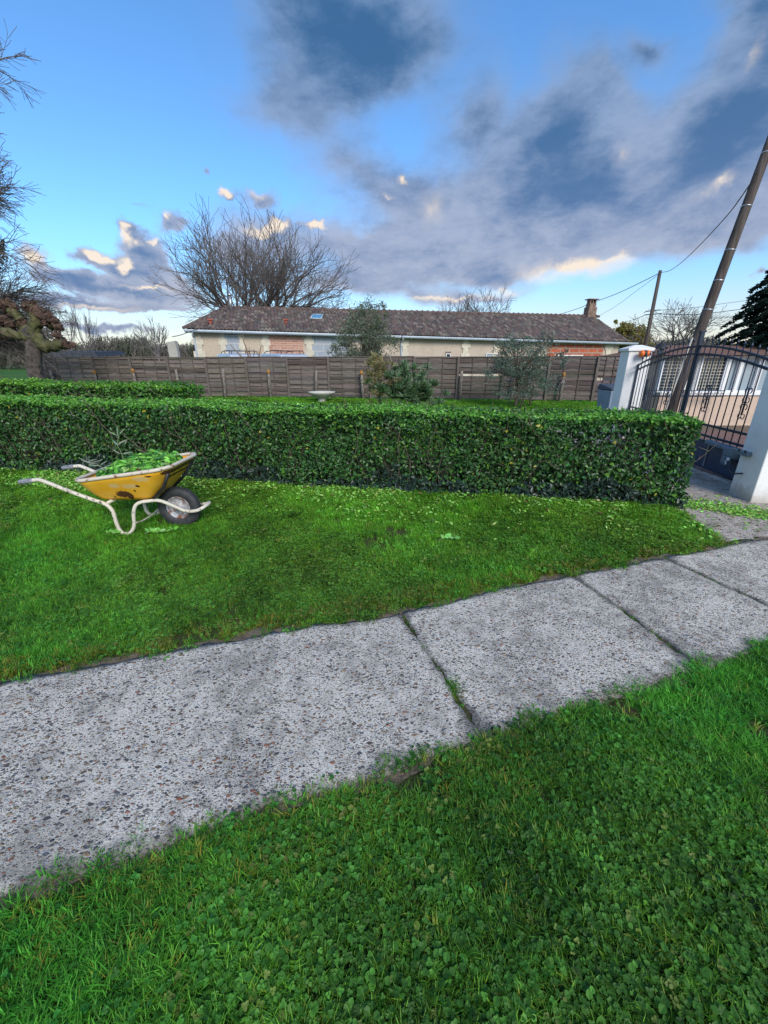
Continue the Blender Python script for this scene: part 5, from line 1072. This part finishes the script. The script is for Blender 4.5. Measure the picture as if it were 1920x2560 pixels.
# ------------------------------------------------------------------ lawn: clumps of grass and clover, instanced (nobody could count them)
src = bpy.data.collections.new('turf_sources')
def clump(seed, kind):
    r = np.random.default_rng(seed); Vs = []; Fs = []; Cs = []; nv = 0
    def blade(x, y, h_, a, bend, w_, col):
        nonlocal nv
        d = np.array([cos(a), sin(a), 0]); sd_ = np.array([-sin(a), cos(a), 0]); p = np.array([x, y, -.004]); 
        for i, t in enumerate((0, .4, .75, 1)):
            c_ = p+d*bend*t*t*h_+np.array([0, 0, h_*(t-.25*bend*t*t)]); ww = w_*(1, .9, .6, .06)[i]; Vs.append(c_-sd_*ww/2); Vs.append(c_+sd_*ww/2); Cs.append(col); Cs.append(col)
        for i in range(3): Fs.append((nv+i*2, nv+i*2+1, nv+i*2+3, nv+i*2+2))
        nv += 8
    def leafl(c_, n_, tdir, size, asp, col):
        nonlocal nv
        V, Fq = leaf_geo(np.array([c_]), np.array([n_]), np.array([size]), asp, .08, along=np.array([tdir])); Vs.extend(V); Fs.extend([tuple(q_+nv) for q_ in Fq]); Cs.extend([col]*6); nv += 6
    gcol = np.array([.074, .215, .020]); ccol = np.array([.048, .165, .022])
    if kind == 'grass':
        for _ in range(20):
            x, y = r.normal(size=2)*.016; blade(x, y, .022+.028*r.random(), r.random()*2*PI, .2+1.1*r.random(), .0022+.0022*r.random(), gcol*(.7+.8*r.random())*(np.array([1.5, 1.15, .8]) if r.random() < .2 else 1))
    elif kind == 'clover':
        for _ in range(9):
            x, y = r.normal(size=2)*.022; h_ = .016+.018*r.random(); a0 = r.random()*6.28; s_ = .0065+.0065*r.random(); tl = r.normal(size=3)*.4; col = ccol*(.75+.7*r.random())
            blade(x, y, h_, a0, .1, .0012, col)
            for k in range(3):
                a = a0+k*2.094; d = np.array([cos(a), sin(a), .1]); leafl(np.array([x, y, h_])+d*s_*.5, np.array([0, 0, 1])+tl-d*.15, d, s_, .95, col)
        for _ in range(10): x, y = r.normal(size=2)*.022; blade(x, y, .02+.032*r.random(), r.random()*6.28, .8*r.random(), .0026, gcol*(.8+.6*r.random()))
    else:
        for _ in range(5):
            x, y = r.normal(size=2)*.02; a = r.random()*6.28; s_ = .014+.012*r.random(); d = np.array([cos(a), sin(a), .45*r.random()]); leafl(np.array([x, y, .014+.016*r.random()]), np.array([0, 0, 1])+r.normal(size=3)*.4, d, s_, .7+.3*r.random(), ccol*(.8+.9*r.random()))
        for _ in range(12): x, y = r.normal(size=2)*.022; blade(x, y, .02+.03*r.random(), r.random()*6.28, .8*r.random(), .0028, gcol*(.8+.6*r.random()))
    me = bpy.data.meshes.new('turf_clump'); me.from_pydata([tuple(v) for v in Vs], [], [tuple(int(i) for i in q_) for q_ in Fs]); me.materials.append(M['grass'])
    ca = me.color_attributes.new('Col', 'FLOAT_COLOR', 'POINT'); a = np.ones((len(Vs), 4), np.float32); a[:, :3] = np.array(Cs); ca.data.foreach_set('color', a.ravel())
    o = bpy.data.objects.new('turf_clump', me); src.objects.link(o)
for i, k in enumerate(['grass']*4+['clover']*3+['weed']*4): clump(100+i, k)
def inpoly(x, y, poly):
    ins = np.zeros(len(x), bool); n_ = len(poly)
    for i in range(n_):
        x1_, y1_ = poly[i]; x2_, y2_ = poly[(i+1) % n_]; c_ = ((y1_ > y) != (y2_ > y)) & (x < (x2_-x1_)*(y-y1_)/(y2_-y1_+1e-12)+x1_); ins ^= c_
    return ins
Ps = []; Sc = []; Td = []
def strew(xa, xb, ya, yb, dens, sc):
    k = int((xb-xa)*(yb-ya)*dens); x = rng.uniform(xa, xb, k); y = rng.uniform(ya, yb, k)
    ue = 1.5+(x+1.84)*.325-.055*np.exp(-((x-.1)/.5)**2); le = .68+.343*(x+1.1); wob = .016*np.sin(x*13)+.012*np.sin(x*31+1)+.012*rng.normal(size=k)
    onp = (y > le+.012+wob*1.3) & (y < ue+.0+wob*1.3)
    bare = ((y > ue-.02) & (y < ue+.03+.06*np.sin(x*7)+.04*np.sin(x*17)) & (rng.random(k) < .75)) | ((y < le+.02) & (y > le-.04-.05*np.sin(x*5+1)-.03*np.sin(x*14)) & (rng.random(k) < np.where(x < 0, .7, .35)))
    dry = (np.sin(x*6.1+1)+np.sin(x*13.7)+np.sin(x*2.2+.5) > 1.7) & (y < le) & (y > le-.10) & (rng.random(k) < .8)
    hf = 4.02-.1806*(x-3.08); ok = inpoly(x+.02*np.sin(y*11)+.02*rng.normal(size=k), y, LAWN) & ~onp & ~bare & ~dry
    ok &= ~((y > hf+.02) & (y < hf+.62) & (x < 3.08))
    thin = (np.sin(x*3.1+y*2.3+.6)+np.sin(x*7.7-y*6.1+2)+np.sin(x*15+y*13)*.6+np.sin(x*2.2-y*1.4) > 2.15); ok &= ~(thin & (rng.random(k) < .75))
    # only where the camera (or one a step aside) can see
    t = y*cos(TH)+CH*sin(TH); vis = np.abs(x/t) < 1.2+1.3/np.maximum(t, .3); ok &= vis
    x, y = x[ok], y[ok]; Ps.append(np.stack([x, y], 1)); Sc.append(sc*(.75+.5*rng.random(len(x)))); return
strew(-1.9, 1.9, .2, 1.2, 3800, .8); strew(-2.9, 2.9, 1.2, 2.4, 3000, .85); strew(-4.4, -2.9, 1.2, 2.4, 1500, 1.1); strew(2.9, 5, .0, 2.4, 1500, 1.1); strew(1.9, 2.9, -.4, 1.2, 1800, 1.0); strew(-3.6, -1.9, -.4, 1.2, 1800, 1.0); strew(-1.9, 1.9, -.4, .2, 1500, 1.0); strew(-4.5, 6, 2.4, 3.6, 2000, 1.0); strew(-6.5, 6, 3.6, 6, 1300, 1.15)
strew(-12, 8.6, 6, 10, 330, 1.7); strew(-20, 8.6, 10, 18.4, 130, 2.6)
# seam weeds between the slabs
for (l0, u0) in joints[1:5]:
    k = 26; t = rng.random(k); x = l0+(u0-l0)*t+rng.normal(size=k)*.006; y = (lo_e(l0)+(up_e(u0)-lo_e(l0))*t)
    Ps.append(np.stack([x, y], 1)); Sc.append(.25+.25*rng.random(k))
k = 30; Ps.append(np.stack([.33+.02*rng.normal(size=k), 1.47+.03*rng.normal(size=k)], 1)); Sc.append(.5+.2*rng.random(k))
Pn = np.concatenate(Ps); Sc = np.concatenate(Sc); n = len(Pn); x, y = Pn[:, 0], Pn[:, 1]
patch = np.sin(x*1.9+y*1.1)+np.sin(x*.8-y*2.3+1.5)+np.sin(x*4.1+y*3.3+.7)*.6+np.sin(x*7-y*5)*.35
idx = np.where(rng.random(n) < np.clip(.30+.20*patch, .05, .75), rng.integers(4, 11, n), rng.integers(0, 4, n)).astype(np.int32)
br = 1+.15*np.sin(x*2.3+y*1.7+2)+.12*np.sin(x*5.7-y*4.1)+.10*np.sin(x*11+y*9)+rng.normal(size=n)*.24
far = np.clip((y-1.7)/2.2, 0, 1)
tint = np.stack([br*(1.12+.55*far+.16*patch), br*(1.1+.27*far), br*(1.1-.1*far)], 1)
tint *= np.where(idx[:, None] > 3, 1.0, 1.05); dryc = (rng.random(n) < .035); tint[dryc] = np.array([3.2, 1.3, 2.0])
le = .68+.343*(x+1.1); nb = (y < le) & (y > le-.28) & (x < .6) & (rng.random(n) < .22*np.clip(1-(le-y)/.28, 0, 1)); tint[nb] = np.array([2.9, 1.05, 1.6])*(.8+.4*rng.random((nb.sum(), 1)))
ue = 1.5+(x+1.84)*.325; nb = (y > ue) & (y < ue+.16) & (rng.random(n) < .35); tint[nb] = np.array([2.9, .95, 1.5])
me = bpy.data.meshes.new('lawn_grass'); me.vertices.add(n); me.vertices.foreach_set('co', np.stack([x, y, np.full(n, .004)], 1).astype(np.float32).ravel())
for nm, ty, arr in (('idx', 'INT', idx), ('scl', 'FLOAT', Sc.astype(np.float32))): at_ = me.attributes.new(nm, ty, 'POINT'); at_.data.foreach_set('value', arr)
at_ = me.attributes.new('rot', 'FLOAT_VECTOR', 'POINT'); at_.data.foreach_set('vector', np.stack([rng.normal(size=n)*.12, rng.normal(size=n)*.12, rng.random(n)*6.28], 1).astype(np.float32).ravel())
at_ = me.attributes.new('tint', 'FLOAT_COLOR', 'POINT'); c4 = np.ones((n, 4), np.float32); c4[:, :3] = np.clip(tint, .1, 4); at_.data.foreach_set('color', c4.ravel())
lawn = link('lawn_grass', me); ng = bpy.data.node_groups.new('scatter', 'GeometryNodeTree')
ng.interface.new_socket('Geometry', in_out='INPUT', socket_type='NodeSocketGeometry'); ng.interface.new_socket('Geometry', in_out='OUTPUT', socket_type='NodeSocketGeometry')
gi = ng.nodes.new('NodeGroupInput'); go = ng.nodes.new('NodeGroupOutput'); ip = ng.nodes.new('GeometryNodeInstanceOnPoints'); ci = ng.nodes.new('GeometryNodeCollectionInfo')
ci.inputs['Collection'].default_value = src; ci.inputs['Separate Children'].default_value = True; ci.inputs['Reset Children'].default_value = True; ip.inputs['Pick Instance'].default_value = True
def na(nm, ty): q_ = ng.nodes.new('GeometryNodeInputNamedAttribute'); q_.data_type = ty; q_.inputs['Name'].default_value = nm; return q_.outputs['Attribute']
ng.links.new(gi.outputs[0], ip.inputs['Points']); ng.links.new(ci.outputs[0], ip.inputs['Instance']); ng.links.new(na('idx', 'INT'), ip.inputs['Instance Index'])
ng.links.new(na('rot', 'FLOAT_VECTOR'), ip.inputs['Rotation']); ng.links.new(na('scl', 'FLOAT'), ip.inputs['Scale']); ng.links.new(ip.outputs[0], go.inputs[0])
md = lawn.modifiers.new('scatter', 'NODES'); md.node_group = ng
tag(lawn, 'short mown lawn of grass and clover', 'grass', kind='stuff')
print('clumps', n)

for o in [o for o in S.objects if o.parent is None and 'label' in o]:
    k = o.name.split('.')[0]
    g_ = {'utility_pole': 'wooden utility poles', 'overhead_wire': 'overhead wires', 'bare_tree': 'bare winter trees', 'olive_tree': 'olive trees by the fence', 'parked_car': 'cars parked behind the fence',
          'gate_pillar': 'white gate pillars', 'gate_leaf': 'leaves of the iron gate', 'leafy_sprig': 'cut sprigs on the lawn', 'olive_sprig': 'olive sprigs in the wheelbarrow'}.get(k)
    if g_: o['group'] = g_
